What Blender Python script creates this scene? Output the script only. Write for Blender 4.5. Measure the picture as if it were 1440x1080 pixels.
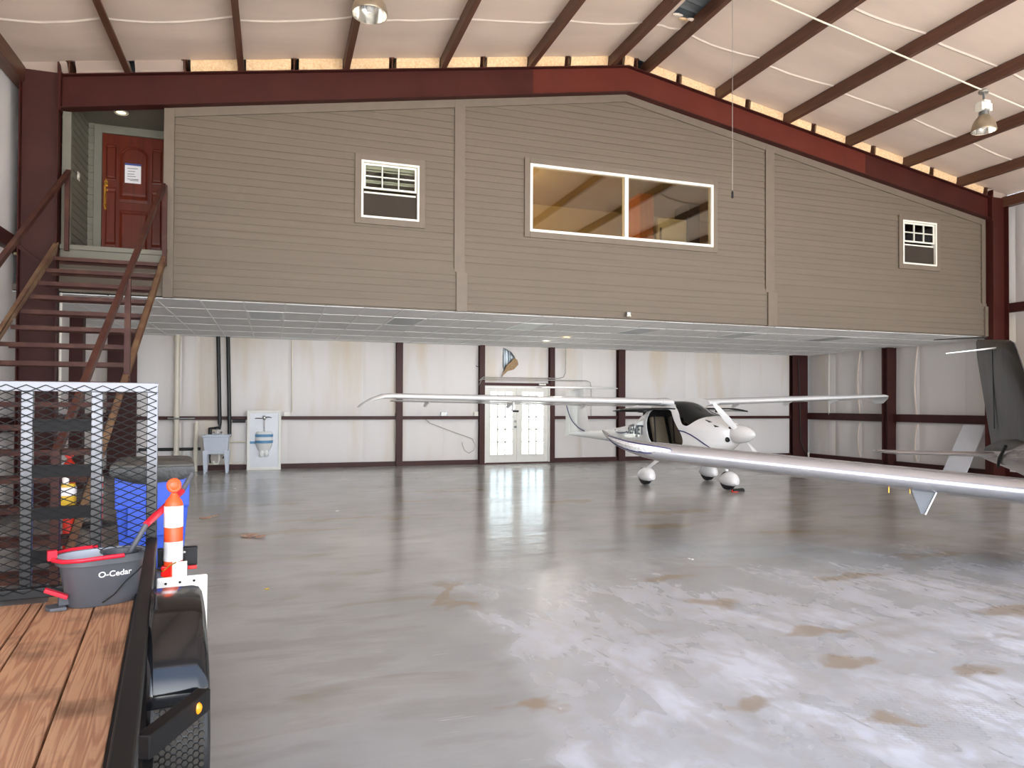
import bpy, math, random
from mathutils import Vector, Matrix, noise
random.seed(7)
for o in list(bpy.data.objects): bpy.data.objects.remove(o)
S = bpy.context.scene
COL = S.collection
PI = math.pi

# ------------------------------------------------------------------ camera, sky, sun, exposure
F_PX, YAW, PIT, ROLL, SH, CAM_H = 998.86, .323631, .013248, .0043287, 16.326, 1.535
cy, sy = math.cos(YAW), math.sin(YAW)
R0 = Vector((cy, -sy, 0)); FH = Vector((sy, cy, 0)); ZV = Vector((0, 0, 1))
FW = FH*math.cos(PIT) + ZV*math.sin(PIT)
U0 = -FH*math.sin(PIT) + ZV*math.cos(PIT)
RIGHT = R0*math.cos(ROLL) + U0*math.sin(ROLL)
UPV = -R0*math.sin(ROLL) + U0*math.cos(ROLL)
cam = bpy.data.cameras.new('camera'); camo = bpy.data.objects.new('camera', cam); COL.objects.link(camo)
cam.sensor_width = 36; cam.sensor_fit = 'HORIZONTAL'; cam.lens = 36*F_PX/1440; cam.shift_y = SH/1440
cam.clip_start = .05; cam.clip_end = 500
m = Matrix((RIGHT, UPV, -FW)).transposed().to_4x4(); m.translation = (0, 0, CAM_H); camo.matrix_world = m
S.camera = camo
OC = Vector((0, 0, CAM_H))
def at(px, py, dep):                                   # world point seen at a photo pixel, at a distance along the view
    return OC + (FW + RIGHT*((px-720)/F_PX) - UPV*((py-540-SH)/F_PX))*dep

W = bpy.data.worlds.new('sky'); S.world = W; W.use_nodes = True
wn = W.node_tree.nodes; wl = W.node_tree.links; wn.clear()
wo = wn.new('ShaderNodeOutputWorld'); bg = wn.new('ShaderNodeBackground'); wl.new(bg.outputs[0], wo.inputs[0])
tc = wn.new('ShaderNodeTexCoord'); sx = wn.new('ShaderNodeSeparateXYZ'); wl.new(tc.outputs['Generated'], sx.inputs[0])
cr = wn.new('ShaderNodeValToRGB'); wl.new(sx.outputs['Z'], cr.inputs[0])
cr.color_ramp.elements[0].position = 0.0; cr.color_ramp.elements[0].color = (.86, .92, 1.0, 1)
cr.color_ramp.elements[1].position = .75; cr.color_ramp.elements[1].color = (.45, .62, .95, 1)
wl.new(cr.outputs[0], bg.inputs[0]); bg.inputs[1].default_value = 3.2
sun = bpy.data.lights.new('sun', 'SUN'); sun.energy = 24; sun.angle = .01; sun.color = (1, .95, .88)
suno = bpy.data.objects.new('sun', sun); COL.objects.link(suno)
suno.rotation_euler = Vector((-.12, .24, -1)).to_track_quat('-Z', 'Y').to_euler()

day = bpy.data.lights.new('doorway_daylight_fill', 'AREA'); day.shape = 'RECTANGLE'; day.size = 17.6; day.size_y = 4.9; day.energy = 380; day.color = (.96, .98, 1); day.spread = math.radians(75)  # added area light in the doorway, besides sky and sun, to brighten the back
dayo = bpy.data.objects.new('doorway_daylight_fill', day); COL.objects.link(dayo); dayo.location = (6.0, -.3, 2.5); dayo.rotation_euler = (math.radians(90), 0, 0)

S.view_settings.view_transform = 'Standard'; S.view_settings.look = 'None'
S.view_settings.exposure = 0.18; S.view_settings.gamma = 1; S.view_settings.use_curve_mapping = False
cyc = S.cycles; cyc.max_bounces = 14; cyc.diffuse_bounces = 8; cyc.glossy_bounces = 5; cyc.transmission_bounces = 8
cyc.transparent_max_bounces = 12; cyc.caustics_reflective = True; cyc.caustics_refractive = False
cyc.sample_clamp_indirect = 12

# ------------------------------------------------------------------ materials
def lin(c):
    r = []
    for x in c:
        x /= 255.
        r.append(x/12.92 if x <= .04045 else ((x+.055)/1.055)**2.4)
    return (r[0], r[1], r[2], 1)
def new_mat(name):
    m = bpy.data.materials.new(name); m.use_nodes = True
    return m, m.node_tree.nodes, m.node_tree.links, m.node_tree.nodes['Principled BSDF']
def M(name, c, rough=.6, metal=0., var=.1, scale=6., bump=0., bscale=40., stretch=(1, 1, 1), c2=None, thr=None, spec=.5, coat=0.):
    m, n, l, b = new_mat(name)
    b.inputs['Roughness'].default_value = rough; b.inputs['Metallic'].default_value = metal
    b.inputs['Specular IOR Level'].default_value = spec; b.inputs['Coat Weight'].default_value = coat
    t = n.new('ShaderNodeTexCoord'); mp = n.new('ShaderNodeMapping'); mp.inputs['Scale'].default_value = stretch
    l.new(t.outputs['Object'], mp.inputs[0])
    nz = n.new('ShaderNodeTexNoise'); nz.inputs['Scale'].default_value = scale; nz.inputs['Detail'].default_value = 5
    l.new(mp.outputs[0], nz.inputs['Vector'])
    r = n.new('ShaderNodeValToRGB'); a = lin(c)
    lo = tuple(x*(1-var) for x in a[:3])+(1,); hi = tuple(min(1, x*(1+var)) for x in a[:3])+(1,)
    if c2: lo, hi = a, lin(c2)
    r.color_ramp.elements[0].color = lo; r.color_ramp.elements[1].color = hi
    p = thr or (.3, .7); r.color_ramp.elements[0].position = p[0]; r.color_ramp.elements[1].position = p[1]
    l.new(nz.outputs['Fac'], r.inputs[0]); l.new(r.outputs[0], b.inputs['Base Color'])
    if bump:
        nb = n.new('ShaderNodeTexNoise'); nb.inputs['Scale'].default_value = bscale; nb.inputs['Detail'].default_value = 4
        l.new(mp.outputs[0], nb.inputs['Vector'])
        bp = n.new('ShaderNodeBump'); bp.inputs['Strength'].default_value = bump; bp.inputs['Distance'].default_value = .02
        l.new(nb.outputs['Fac'], bp.inputs['Height']); l.new(bp.outputs[0], b.inputs['Normal'])
    return m
def emit(name, c, s):
    m, n, l, b = new_mat(name); b.inputs['Emission Color'].default_value = lin(c); b.inputs['Emission Strength'].default_value = s
    b.inputs['Base Color'].default_value = lin(c); return m
def glass(name, tint=(255, 255, 255), refl=1.0, rough=0.0):
    m, n, l, b = new_mat(name); n.remove(b); o = n['Material Output']
    tr = n.new('ShaderNodeBsdfTransparent'); tr.inputs[0].default_value = lin(tint)
    gl = n.new('ShaderNodeBsdfGlossy'); gl.inputs['Roughness'].default_value = rough
    fr = n.new('ShaderNodeFresnel'); fr.inputs[0].default_value = 1.52
    mu = n.new('ShaderNodeMath'); mu.operation = 'MULTIPLY'; mu.inputs[1].default_value = refl; mu.use_clamp = True
    mx = n.new('ShaderNodeMixShader'); l.new(fr.outputs[0], mu.inputs[0]); l.new(mu.outputs[0], mx.inputs[0])
    l.new(tr.outputs[0], mx.inputs[1]); l.new(gl.outputs[0], mx.inputs[2]); l.new(mx.outputs[0], o.inputs[0]); return m

m_fabric = M('vinyl_wall_fabric', (219, 207, 190), .55, scale=1.1, bump=.12, bscale=6, stretch=(1.3, 1.3, .22), c2=(228, 223, 220), thr=(.30, .47))
m_fabric_r = m_fabric
m_ceil = M('vinyl_ceiling_fabric', (224, 204, 188), .5, var=.06, scale=1.2, bump=.25, bscale=5, stretch=(.35, 1.6, 1))
m_ceil_shaded = M('vinyl_ceiling_fabric_shaded', (176, 156, 142), .6, var=.06, scale=1.2, bump=.25, bscale=5)  # same ceiling fabric, with shade put into the colour of the end strips
m_tape = M('seam_tape', (236, 220, 205), .45, var=.05)
m_red = M('red_oxide_steel', (66, 26, 21), .5, var=.12, scale=2.5, spec=.25)
m_redlight = M('red_oxide_primer', (92, 38, 28), .5, var=.1, scale=2.5, spec=.25)
m_maroon = M('maroon_steel', (66, 33, 29), .5, var=.12, scale=3, spec=.3)
m_purlin = M('brown_purlin', (92, 58, 42), .4, var=.25, scale=5, stretch=(4, .3, 4))
m_siding = M('taupe_siding', (108, 97, 84), .6, var=.05, scale=3, bump=.08, bscale=30, stretch=(.2, 1, 6))
m_trimc = M('taupe_trim', (111, 99, 86), .55, var=.05)
m_sage = M('sage_grey_trim', (116, 113, 100), .55, var=.05)
m_batt = M('fibreglass_batt', (235, 190, 140), .95, scale=30, c2=(250, 222, 180), bump=.8, bscale=60)
m_deck = M('galvanised_deck', (150, 158, 165), .35, .7, var=.15)
m_tile = M('ceiling_tile', (236, 236, 236), .9, var=.04, scale=4, bump=.15, bscale=200)
m_tbar = M('white_tbar', (245, 246, 246), .5, var=.02)
m_lens = M('troffer_lens', (168, 174, 176), .35, var=.06, scale=60)
m_white = M('white_vinyl', (238, 234, 222), .4, var=.02)
m_doorw = M('white_door_paint', (232, 230, 222), .45, var=.03)
m_pvc = M('cream_pvc', (226, 218, 200), .35, var=.04)
m_black = M('black_paint', (17, 17, 18), .45, var=.25, scale=14, spec=.35)
m_blackgloss = M('gloss_black_paint', (20, 21, 23), .13, var=.4, scale=5, bump=.03, bscale=8)
m_rubber = M('tyre_rubber', (58, 53, 46), .8, var=.15, scale=20)
m_blackplastic = M('black_plastic', (30, 31, 32), .45, var=.1)
m_steel = M('dull_steel', (150, 152, 152), .35, .85, var=.1)
m_chrome = M('chrome', (205, 205, 205), .12, 1., var=.03)
m_alu = M('spun_aluminium', (186, 172, 150), .35, .8, var=.06)
m_aluin = M('polished_reflector', (225, 222, 214), .18, .9, var=.05)
m_brass = M('brass', (196, 148, 62), .3, .9, var=.1)
m_stair = M('rusty_red_stair_steel', (70, 37, 31), .5, scale=5, c2=(88, 56, 43), spec=.3, thr=(.45, .75), bump=.05)
m_string = M('tan_worn_stringer', (108, 78, 60), .5, scale=4, c2=(136, 110, 82), thr=(.4, .7))
m_wooddoor = M('mahogany_door', (84, 28, 12), .4, scale=3, c2=(104, 38, 17), stretch=(8, 8, .5), bump=.04, bscale=30, spec=.3)
m_paper = M('paper', (240, 238, 240), .8, var=.02)
m_bluetape = M('blue_tape', (48, 78, 150), .6, var=.08)
m_ptape = M('pale_blue_tape', (96, 150, 190), .5, var=.08)
m_ink = M('ink', (60, 62, 72), .8, var=.05)
m_plane = M('white_gelcoat', (243, 243, 243), .16, var=.012, coat=.5)
m_silver = M('silver_wing_paint', (190, 190, 194), .27, .6, var=.03, coat=.3)
m_cover = M('dark_grey_glossy_skin', (40, 40, 40), .3, var=.15, scale=3, spec=.35, bump=.35, bscale=3.5, stretch=(1, 1, .35))
m_navy = M('navy_vinyl', (34, 42, 96), .3, var=.1)
m_tint = glass('smoked_windscreen', (168, 158, 140), 1.3)
m_tintdark = M('dark_tinted_plexiglass', (24, 24, 26), .08, var=.05)
m_seat = M('tan_seat_leather', (122, 112, 94), .6, var=.1)
m_dark = M('dark_cabin_trim', (34, 32, 32), .6, var=.15)
m_led = M('led_lens', (236, 238, 240), .08, var=.25, scale=40, coat=.8)
m_glass = glass('clear_window_glass', (240, 244, 240), 1.0)
m_mirrorglass = glass('picture_window_glass', (215, 208, 190), 2.0)
m_loft = M('tan_loft_wall', (176, 158, 122), .8, var=.04)
m_oak = M('orange_oak', (172, 100, 48), .45, scale=3, c2=(190, 118, 60), stretch=(6, 6, .6))
m_blindm = M('cream_blind', (176, 168, 148), .6, var=.04)
m_screen = M('dark_insect_screen', (52, 43, 34), .8, var=.08)
m_sink = M('pale_blue_plastic', (200, 208, 220), .4, var=.04)
m_porcelain = M('white_porcelain', (240, 240, 238), .12, var=.02)
m_frp = M('white_wallboard', (220, 222, 228), .35, var=.03)
m_bluebin = M('blue_bin_plastic', (58, 96, 214), .42, var=.06)
m_lid = M('grey_bin_lid', (84, 82, 78), .5, var=.12)
m_bag = M('black_bin_liner', (9, 9, 10), .35, var=.2, bump=.4, bscale=9)
m_orange = M('orange_post_plastic', (255, 92, 42), .4, var=.04)
m_redor = M('red_orange_plastic', (248, 62, 40), .4, var=.04)
m_reflect = M('white_reflective_sheeting', (250, 248, 246), .35, var=.02)
m_yellow = M('yellow_plastic', (232, 190, 60), .4, var=.05)
m_bucket = M('charcoal_bucket_plastic', (92, 94, 99), .42, var=.05)
m_bucketin = M('pale_grey_bucket_liner', (176, 180, 190), .4, var=.05)
m_redplastic = M('red_plastic', (228, 34, 58), .35, var=.05)
m_amber = M('amber_lens', (255, 150, 20), .15, var=.1)
m_redlens = M('red_lens', (225, 30, 26), .15, var=.1)
m_bolt = M('zinc_bolt', (205, 205, 200), .3, .8, var=.08)
m_apron = M('concrete_apron', (196, 192, 184), .9, var=.06, scale=1)
m_tan = M('cardboard_scrap', (176, 120, 92), .8, c2=(214, 190, 170), scale=30)
m_conduit = M('galvanised_conduit', (168, 164, 156), .4, .6, var=.08)
m_stain = M('stained_yellow_line', (214, 170, 96), .7, var=.1)

def gate_mat():  # reflections put into the gate colour: pale grey above, black below
    m, n, l, b = new_mat('gate_paint_with_reflection'); b.inputs['Roughness'].default_value = .38; b.inputs['Metallic'].default_value = .1
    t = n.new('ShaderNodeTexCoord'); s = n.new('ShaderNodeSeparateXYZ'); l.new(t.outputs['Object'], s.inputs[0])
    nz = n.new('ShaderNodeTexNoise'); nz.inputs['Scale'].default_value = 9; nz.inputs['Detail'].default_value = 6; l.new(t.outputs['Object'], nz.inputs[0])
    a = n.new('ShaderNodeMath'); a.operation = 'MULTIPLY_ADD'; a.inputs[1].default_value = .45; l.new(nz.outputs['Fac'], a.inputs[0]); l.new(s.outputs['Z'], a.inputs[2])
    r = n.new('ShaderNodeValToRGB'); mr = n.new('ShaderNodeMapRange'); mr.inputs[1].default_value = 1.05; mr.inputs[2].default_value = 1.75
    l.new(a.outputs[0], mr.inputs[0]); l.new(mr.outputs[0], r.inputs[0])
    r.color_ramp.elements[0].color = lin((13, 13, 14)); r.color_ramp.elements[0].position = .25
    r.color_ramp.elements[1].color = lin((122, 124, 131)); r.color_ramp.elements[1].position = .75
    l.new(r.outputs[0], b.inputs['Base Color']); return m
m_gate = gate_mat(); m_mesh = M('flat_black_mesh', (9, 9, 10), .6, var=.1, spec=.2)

def plank_mat():
    m, n, l, b = new_mat('worn_pine_plank'); b.inputs['Roughness'].default_value = .62
    t = n.new('ShaderNodeTexCoord'); oi = n.new('ShaderNodeObjectInfo')
    ad = n.new('ShaderNodeVectorMath'); ad.operation = 'MULTIPLY_ADD'
    l.new(oi.outputs['Random'], ad.inputs[0]); ad.inputs[1].default_value = (7, 13, 5); l.new(t.outputs['Object'], ad.inputs[2])
    mp = n.new('ShaderNodeMapping'); mp.inputs['Scale'].default_value = (9, .42, 10); l.new(ad.outputs[0], mp.inputs[0])
    nz = n.new('ShaderNodeTexNoise'); nz.inputs['Scale'].default_value = 1; nz.inputs['Detail'].default_value = 3; nz.inputs['Distortion'].default_value = .25
    l.new(mp.outputs[0], nz.inputs[0])
    w = n.new('ShaderNodeMath'); w.operation = 'MULTIPLY'; w.inputs[1].default_value = 95; l.new(nz.outputs['Fac'], w.inputs[0])
    sn = n.new('ShaderNodeMath'); sn.operation = 'SINE'; l.new(w.outputs[0], sn.inputs[0])
    r = n.new('ShaderNodeValToRGB'); mr = n.new('ShaderNodeMapRange'); mr.inputs[1].default_value = -1; l.new(sn.outputs[0], mr.inputs[0]); l.new(mr.outputs[0], r.inputs[0])
    r.color_ramp.elements[0].color = lin((172, 122, 90)); r.color_ramp.elements[1].color = lin((197, 150, 114))
    r.color_ramp.elements[0].position = .05; r.color_ramp.elements[1].position = .6
    n2 = n.new('ShaderNodeTexNoise'); n2.inputs['Scale'].default_value = 3.2; n2.inputs['Detail'].default_value = 5; l.new(ad.outputs[0], n2.inputs[0])
    r2 = n.new('ShaderNodeValToRGB'); l.new(n2.outputs['Fac'], r2.inputs[0])
    r2.color_ramp.elements[0].color = (.32, .31, .30, 1); r2.color_ramp.elements[0].position = .33
    r2.color_ramp.elements[1].color = (1, 1, 1, 1); r2.color_ramp.elements[1].position = .47
    mx = n.new('ShaderNodeMix'); mx.data_type = 'RGBA'; mx.blend_type = 'MULTIPLY'; mx.inputs[0].default_value = .75
    l.new(r.outputs[0], mx.inputs[6]); l.new(r2.outputs[0], mx.inputs[7])
    l.new(mx.outputs[2], b.inputs['Base Color'])
    bp = n.new('ShaderNodeBump'); bp.inputs['Strength'].default_value = .25; bp.inputs['Distance'].default_value = .004
    l.new(sn.outputs[0], bp.inputs['Height']); l.new(bp.outputs[0], b.inputs['Normal']); return m
m_plank = plank_mat()

STAINS = [(-.1, 8.85, .55, .10), (3.3, 4.75, .22, .16), (3.5, 3.95, .30, .10), (3.3, 3.42, .16, .12), (3.9, 3.08, .28, .08), (2.4, 3.1, .22, .12), (3.4, 5.6, .3, .12),
          (1.38, 5.6, .1, .5), (1.31, 3.43, .2, .1), (.78, 9.8, .9, .10), (.3, 9.0, .8, .12), (-.1, 11.45, .6, .15), (3.1, 12.4, .8, .2), (4.5, 10.5, .6, .2),
          (5.3, 3.9, .4, .12), (5.0, 5.1, .4, .12), (4.6, 8.0, .5, .15), (6.0, 7.2, .4, .14), (6.5, 5.6, .5, .12), (5.5, 9.0, .7, .15), (2.9, 2.75, .16, .1), (1.7, 9.6, .3, .12), (2.2, 11.2, .4, .12)]
def floor_mat():
    m, n, l, b = new_mat('sealed_concrete_floor')
    t = n.new('ShaderNodeTexCoord'); P = t.outputs['Object']
    def noise_(sc, det=5, vec=P, st=None, dist=0):
        if st:
            mp = n.new('ShaderNodeMapping'); mp.inputs['Scale'].default_value = st; l.new(vec, mp.inputs[0]); vec = mp.outputs[0]
        x = n.new('ShaderNodeTexNoise'); x.inputs['Scale'].default_value = sc; x.inputs['Detail'].default_value = det; x.inputs['Distortion'].default_value = dist
        l.new(vec, x.inputs['Vector']); return x.outputs['Fac']
    def math_(op, a, bb=None, c=None, clamp=False):
        x = n.new('ShaderNodeMath'); x.operation = op; x.use_clamp = clamp
        for i, v in enumerate((a, bb, c)):
            if v is None: continue
            if isinstance(v, (int, float)): x.inputs[i].default_value = v
            else: l.new(v, x.inputs[i])
        return x.outputs[0]
    def ramp(fac, a, bb, ca=(0, 0, 0, 1), cb=(1, 1, 1, 1)):
        x = n.new('ShaderNodeValToRGB'); l.new(fac, x.inputs[0]); e = x.color_ramp.elements
        e[0].position, e[1].position, e[0].color, e[1].color = a, bb, ca, cb; return x.outputs[0]
    def mix(f, a, bb, mode='MIX'):
        x = n.new('ShaderNodeMix'); x.data_type = 'RGBA'; x.blend_type = mode
        for i, v in ((0, f), (6, a), (7, bb)):
            if isinstance(v, (int, float, tuple)): x.inputs[i].default_value = v
            else: l.new(v, x.inputs[i])
        return x.outputs[2]
    s = n.new('ShaderNodeSeparateXYZ'); l.new(P, s.inputs[0]); X, Y = s.outputs[0], s.outputs[1]
    base = mix(ramp(noise_(.7, 6), .35, .65), lin((162, 162, 159)), lin((182, 182, 179)))
    base = mix(math_('MULTIPLY', ramp(noise_(1.3, 6, st=(1, 2.5, 1)), .5, .62), .5), base, lin((150, 148, 142)))
    # pale worn coating, right of a wandering line
    wob = math_('MULTIPLY_ADD', noise_(1.1, 4), 1.2, -.6)
    edge = math_('ADD', math_('SUBTRACT', X, 1.32), wob)
    side = math_('MULTIPLY', edge, 6, clamp=True)
    fade = ramp(math_('MULTIPLY', math_('ADD', Y, math_('MULTIPLY', noise_(.8, 3), 2.5)), 1/12.), .38, .72, (1, 1, 1, 1), (0, 0, 0, 1))
    patch = math_('MULTIPLY', ramp(noise_(1.5, 10, st=(1.2, .7, 1), dist=.7), .42, .56), ramp(noise_(6, 8, st=(1.5, .6, 1), dist=1.0), .30, .55))
    pm = math_('MULTIPLY', math_('MULTIPLY', side, fade), patch)
    film = math_('MULTIPLY', math_('MULTIPLY', side, fade), .6)
    c = mix(film, base, lin((194, 196, 199)))
    c = mix(math_('MULTIPLY', pm, .75), c, lin((222, 225, 233)))
    fine = ramp(noise_(5.5, 9, st=(1.3, .8, 1), dist=.9), .46, .58)
    c = mix(math_('MULTIPLY', math_('MULTIPLY', math_('MULTIPLY', side, fade), fine), .4), c, lin((176, 172, 164)))
    # tyre tread prints near the right front corner
    mpb = n.new('ShaderNodeMapping'); mpb.inputs['Rotation'].default_value = (0, 0, .5); l.new(P, mpb.inputs[0])
    bk_ = n.new('ShaderNodeTexBrick'); bk_.inputs['Scale'].default_value = 9; bk_.inputs['Mortar Size'].default_value = .035; bk_.inputs['Mortar Smooth'].default_value = .6
    l.new(mpb.outputs[0], bk_.inputs['Vector'])
    tx_ = math_('MULTIPLY', math_('SUBTRACT', X, 3.15), 1/.9); ty_ = math_('MULTIPLY', math_('SUBTRACT', Y, 2.7), 1/.45)
    tm = math_('SUBTRACT', 1.0, math_('ADD', math_('MULTIPLY', tx_, tx_), math_('MULTIPLY', ty_, ty_)), clamp=True)
    c = mix(math_('MULTIPLY', math_('MULTIPLY', bk_.outputs['Fac'], ramp(noise_(4, 3), .4, .6)), math_('MULTIPLY', tm, .45)), c, lin((140, 136, 128)))
    # rusty water stains
    acc = None
    wx = math_('MULTIPLY_ADD', noise_(2.3, 4), 1.1, -.55); wy = math_('MULTIPLY_ADD', noise_(2.9, 4), .6, -.3)
    for (x0, y0, rx, ry) in STAINS:
        dx = math_('MULTIPLY', math_('ADD', math_('SUBTRACT', X, x0), wx), 1/rx); dy = math_('MULTIPLY', math_('ADD', math_('SUBTRACT', Y, y0), wy), 1/ry)
        q = math_('SUBTRACT', 1.25, math_('ADD', math_('MULTIPLY', dx, dx), math_('MULTIPLY', dy, dy)), clamp=True)
        acc = q if acc is None else math_('MAXIMUM', acc, q)
    c = mix(math_('MULTIPLY', acc, .66), c, lin((152, 130, 98)))
    gen = math_('MULTIPLY', ramp(noise_(.95, 7, st=(.8, 2.2, 1), dist=.8), .58, .70), .46)
    c = mix(gen, c, lin((146, 134, 114)))
    # pale scratches
    scr = ramp(noise_(3.0, 2, st=(.5, 9, 1), dist=2.0), .735, .76)
    c = mix(math_('MULTIPLY', scr, .35), c, lin((224, 222, 216)))
    l.new(c, b.inputs['Base Color'])
    rg = math_('ADD', math_('MULTIPLY_ADD', noise_(1.7, 4), .16, .10), math_('MULTIPLY', pm, .15))
    rg = math_('ADD', rg, math_('MULTIPLY', film, .15))
    l.new(rg, b.inputs['Roughness']); b.inputs['Specular IOR Level'].default_value = .5
    hb_ = math_('ADD', math_('ADD', noise_(1.6, 3, st=(.8, 2.2, 1)), math_('MULTIPLY', noise_(5, 3, st=(.7, 2.0, 1)), .22)), math_('MULTIPLY', noise_(30, 3), .03))
    bp = n.new('ShaderNodeBump'); bp.inputs['Strength'].default_value = .28; bp.inputs['Distance'].default_value = .02
    l.new(hb_, bp.inputs['Height']); l.new(bp.outputs[0], b.inputs['Normal'])
    return m
m_floor = floor_mat()

# ------------------------------------------------------------------ mesh helpers
class MB:
    def __init__(s): s.v = []; s.f = []
    def add(s, vs, fs):
        k = len(s.v); s.v += [tuple(v) for v in vs]; s.f += [tuple(i+k for i in f) for f in fs]; return s
    def box(s, x0, x1, y0, y1, z0, z1):
        return s.add([(x0,y0,z0),(x1,y0,z0),(x1,y1,z0),(x0,y1,z0),(x0,y0,z1),(x1,y0,z1),(x1,y1,z1),(x0,y1,z1)],
                     [(0,3,2,1),(4,5,6,7),(0,1,5,4),(1,2,6,5),(2,3,7,6),(3,0,4,7)])
    def bar(s, a, b, w, h, up=(0,0,1)):                    # rectangular bar from a to b
        a, b = Vector(a), Vector(b); d = (b-a).normalized(); r = d.cross(Vector(up))
        if r.length < 1e-4: r = d.cross(Vector((0,1,0)))
        r.normalize(); u = r.cross(d); r *= w/2; u *= h/2
        return s.add([a-r-u,a+r-u,a+r+u,a-r+u,b-r-u,b+r-u,b+r+u,b-r+u],[(0,1,2,3),(7,6,5,4),(0,4,5,1),(1,5,6,2),(2,6,7,3),(3,7,4,0)])
    def tube(s, pts, r, n=8, cap=True):
        pts = [Vector(p) for p in pts]; rs = r if isinstance(r, (list, tuple)) else [r]*len(pts); rings = []; u = None
        for i, p in enumerate(pts):
            d = (pts[min(i+1, len(pts)-1)]-pts[max(i-1, 0)]).normalized()
            if u is None:
                u = d.orthogonal().normalized()
            else:
                u = (u-d*u.dot(d)).normalized()
            w = d.cross(u); rings.append([p+(u*math.cos(2*PI*k/n)+w*math.sin(2*PI*k/n))*rs[i] for k in range(n)])
        return s.loft(rings, cap)
    def loft(s, rings, cap=True, closed=True):
        n = len(rings[0]); k0 = len(s.v)
        for r in rings: s.v += [tuple(p) for p in r]
        for i in range(len(rings)-1):
            for k in range(n if closed else n-1):
                a = k0+i*n+k; b = k0+i*n+(k+1) % n; s.f.append((a, b, b+n, a+n))
        if cap:
            s.f.append(tuple(k0+k for k in range(n))[::-1]); s.f.append(tuple(k0+(len(rings)-1)*n+k for k in range(n)))
        return s
    def lathe(s, prof, o=(0,0,0), n=20, ax='z', cap=False):
        o = Vector(o); rings = []
        for r, z in prof:
            ring = []
            for k in range(n):
                c, q = math.cos(2*PI*k/n)*r, math.sin(2*PI*k/n)*r
                ring.append(o+Vector({'z':(c,q,z),'x':(z,c,q),'y':(q,z,c)}[ax]))
            rings.append(ring)
        return s.loft(rings, cap)
    def prism(s, poly, fn, d0, d1):                        # polygon extruded: fn(u, v, d) -> point
        n = len(poly); k0 = len(s.v)
        for d in (d0, d1): s.v += [tuple(fn(u, v, d)) for u, v in poly]
        s.f.append(tuple(range(k0, k0+n))); s.f.append(tuple(range(k0+2*n-1, k0+n-1, -1)))
        for i in range(n): j = (i+1) % n; s.f.append((k0+i, k0+n+i, k0+n+j, k0+j))
        return s
    def grid(s, fn, nu, nv):
        k0 = len(s.v)
        for j in range(nv+1):
            for i in range(nu+1): s.v.append(tuple(fn(i/nu, j/nv)))
        for j in range(nv):
            for i in range(nu): a = k0+j*(nu+1)+i; s.f.append((a, a+1, a+nu+2, a+nu+1))
        return s
    def ball(s, c, rx, ry=None, rz=None, n=12, mrows=8):
        ry = ry or rx; rz = rz or rx; c = Vector(c); rings = []
        for j in range(1, mrows):
            t = PI*j/mrows; rings.append([c+Vector((rx*math.sin(t)*math.cos(2*PI*k/n), ry*math.sin(t)*math.sin(2*PI*k/n), rz*math.cos(t))) for k in range(n)])
        return s.loft(rings, True)
def mesh(name, mb):
    me = bpy.data.meshes.new(name); me.from_pydata(mb.v, [], mb.f); me.validate(); me.update()
    import bmesh
    b = bmesh.new(); b.from_mesh(me); bmesh.ops.recalc_face_normals(b, faces=b.faces); b.to_mesh(me); b.free(); return me
def obj(name, mb, mat, parent=None, smooth=False, bevel=0, label=None, kind=None, solid=0):
    me = mb if isinstance(mb, bpy.types.Mesh) else mesh(name, mb)
    o = bpy.data.objects.new(name, me); COL.objects.link(o)
    if mat and not me.materials: me.materials.append(mat)
    if parent: o.parent = parent
    if smooth:
        for p in me.polygons: p.use_smooth = True
        try: me.set_sharp_from_angle(angle=math.radians(40))
        except Exception: pass
    if solid:
        sm = o.modifiers.new('solid', 'SOLIDIFY'); sm.thickness = solid; sm.offset = 0
    if bevel:
        bm = o.modifiers.new('bevel', 'BEVEL'); bm.width = bevel; bm.segments = 2; bm.limit_method = 'ANGLE'
    if label: o['label'] = label
    if kind: o['kind'] = kind
    return o
def tag(o, label, cat, group=None):
    o['label'] = label; o['category'] = cat
    if group: o['group'] = group
    return o
def thing(name, label, cat, loc=(0,0,0), rz=0, group=None):
    o = bpy.data.objects.new(name, None); COL.objects.link(o); o.location = loc; o.rotation_euler = (0, 0, rz)
    o.empty_display_size = .2
    return tag(o, label, cat, group)
def struct(name, mb=None, mat=None, label=None, **k):
    if mb is None:
        o = bpy.data.objects.new(name, None); COL.objects.link(o)
    else: o = obj(name, mb, mat, **k)
    o['kind'] = 'structure'
    if label: o['label'] = label
    return o
def copy_tree(o, parent=None):
    c = o.copy(); COL.objects.link(c); c.parent = parent
    for ch in list(o.children): copy_tree(ch, c)
    return c

# ------------------------------------------------------------------ building dimensions
YM, YB, HB = 11.441, 17.641, 3.09
XL, XR, XC = -2.88, 14.887, 6.0035
XLW, XRW = -3.45, 15.46
YF = -.4
def ZR(x): return 7.65-.1706*abs(x-XC)                     # top of the rafters

# ---- floor and outside ground
struct('floor', MB().box(XLW-.2, XRW+.2, YF-.2, YB+.3, -.2, 0), m_floor, 'grey sealed concrete hangar floor with pale worn patches and rusty stains')
struct('ground', MB().box(-60, 75, -60, 80, -.35, -.2-.001).box(-60, 75, -60, YF-.2, -.2, -.02).box(-60, 75, YB+.3, 80, -.2, -.02), m_apron, 'pale concrete apron outside the hangar')

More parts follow.
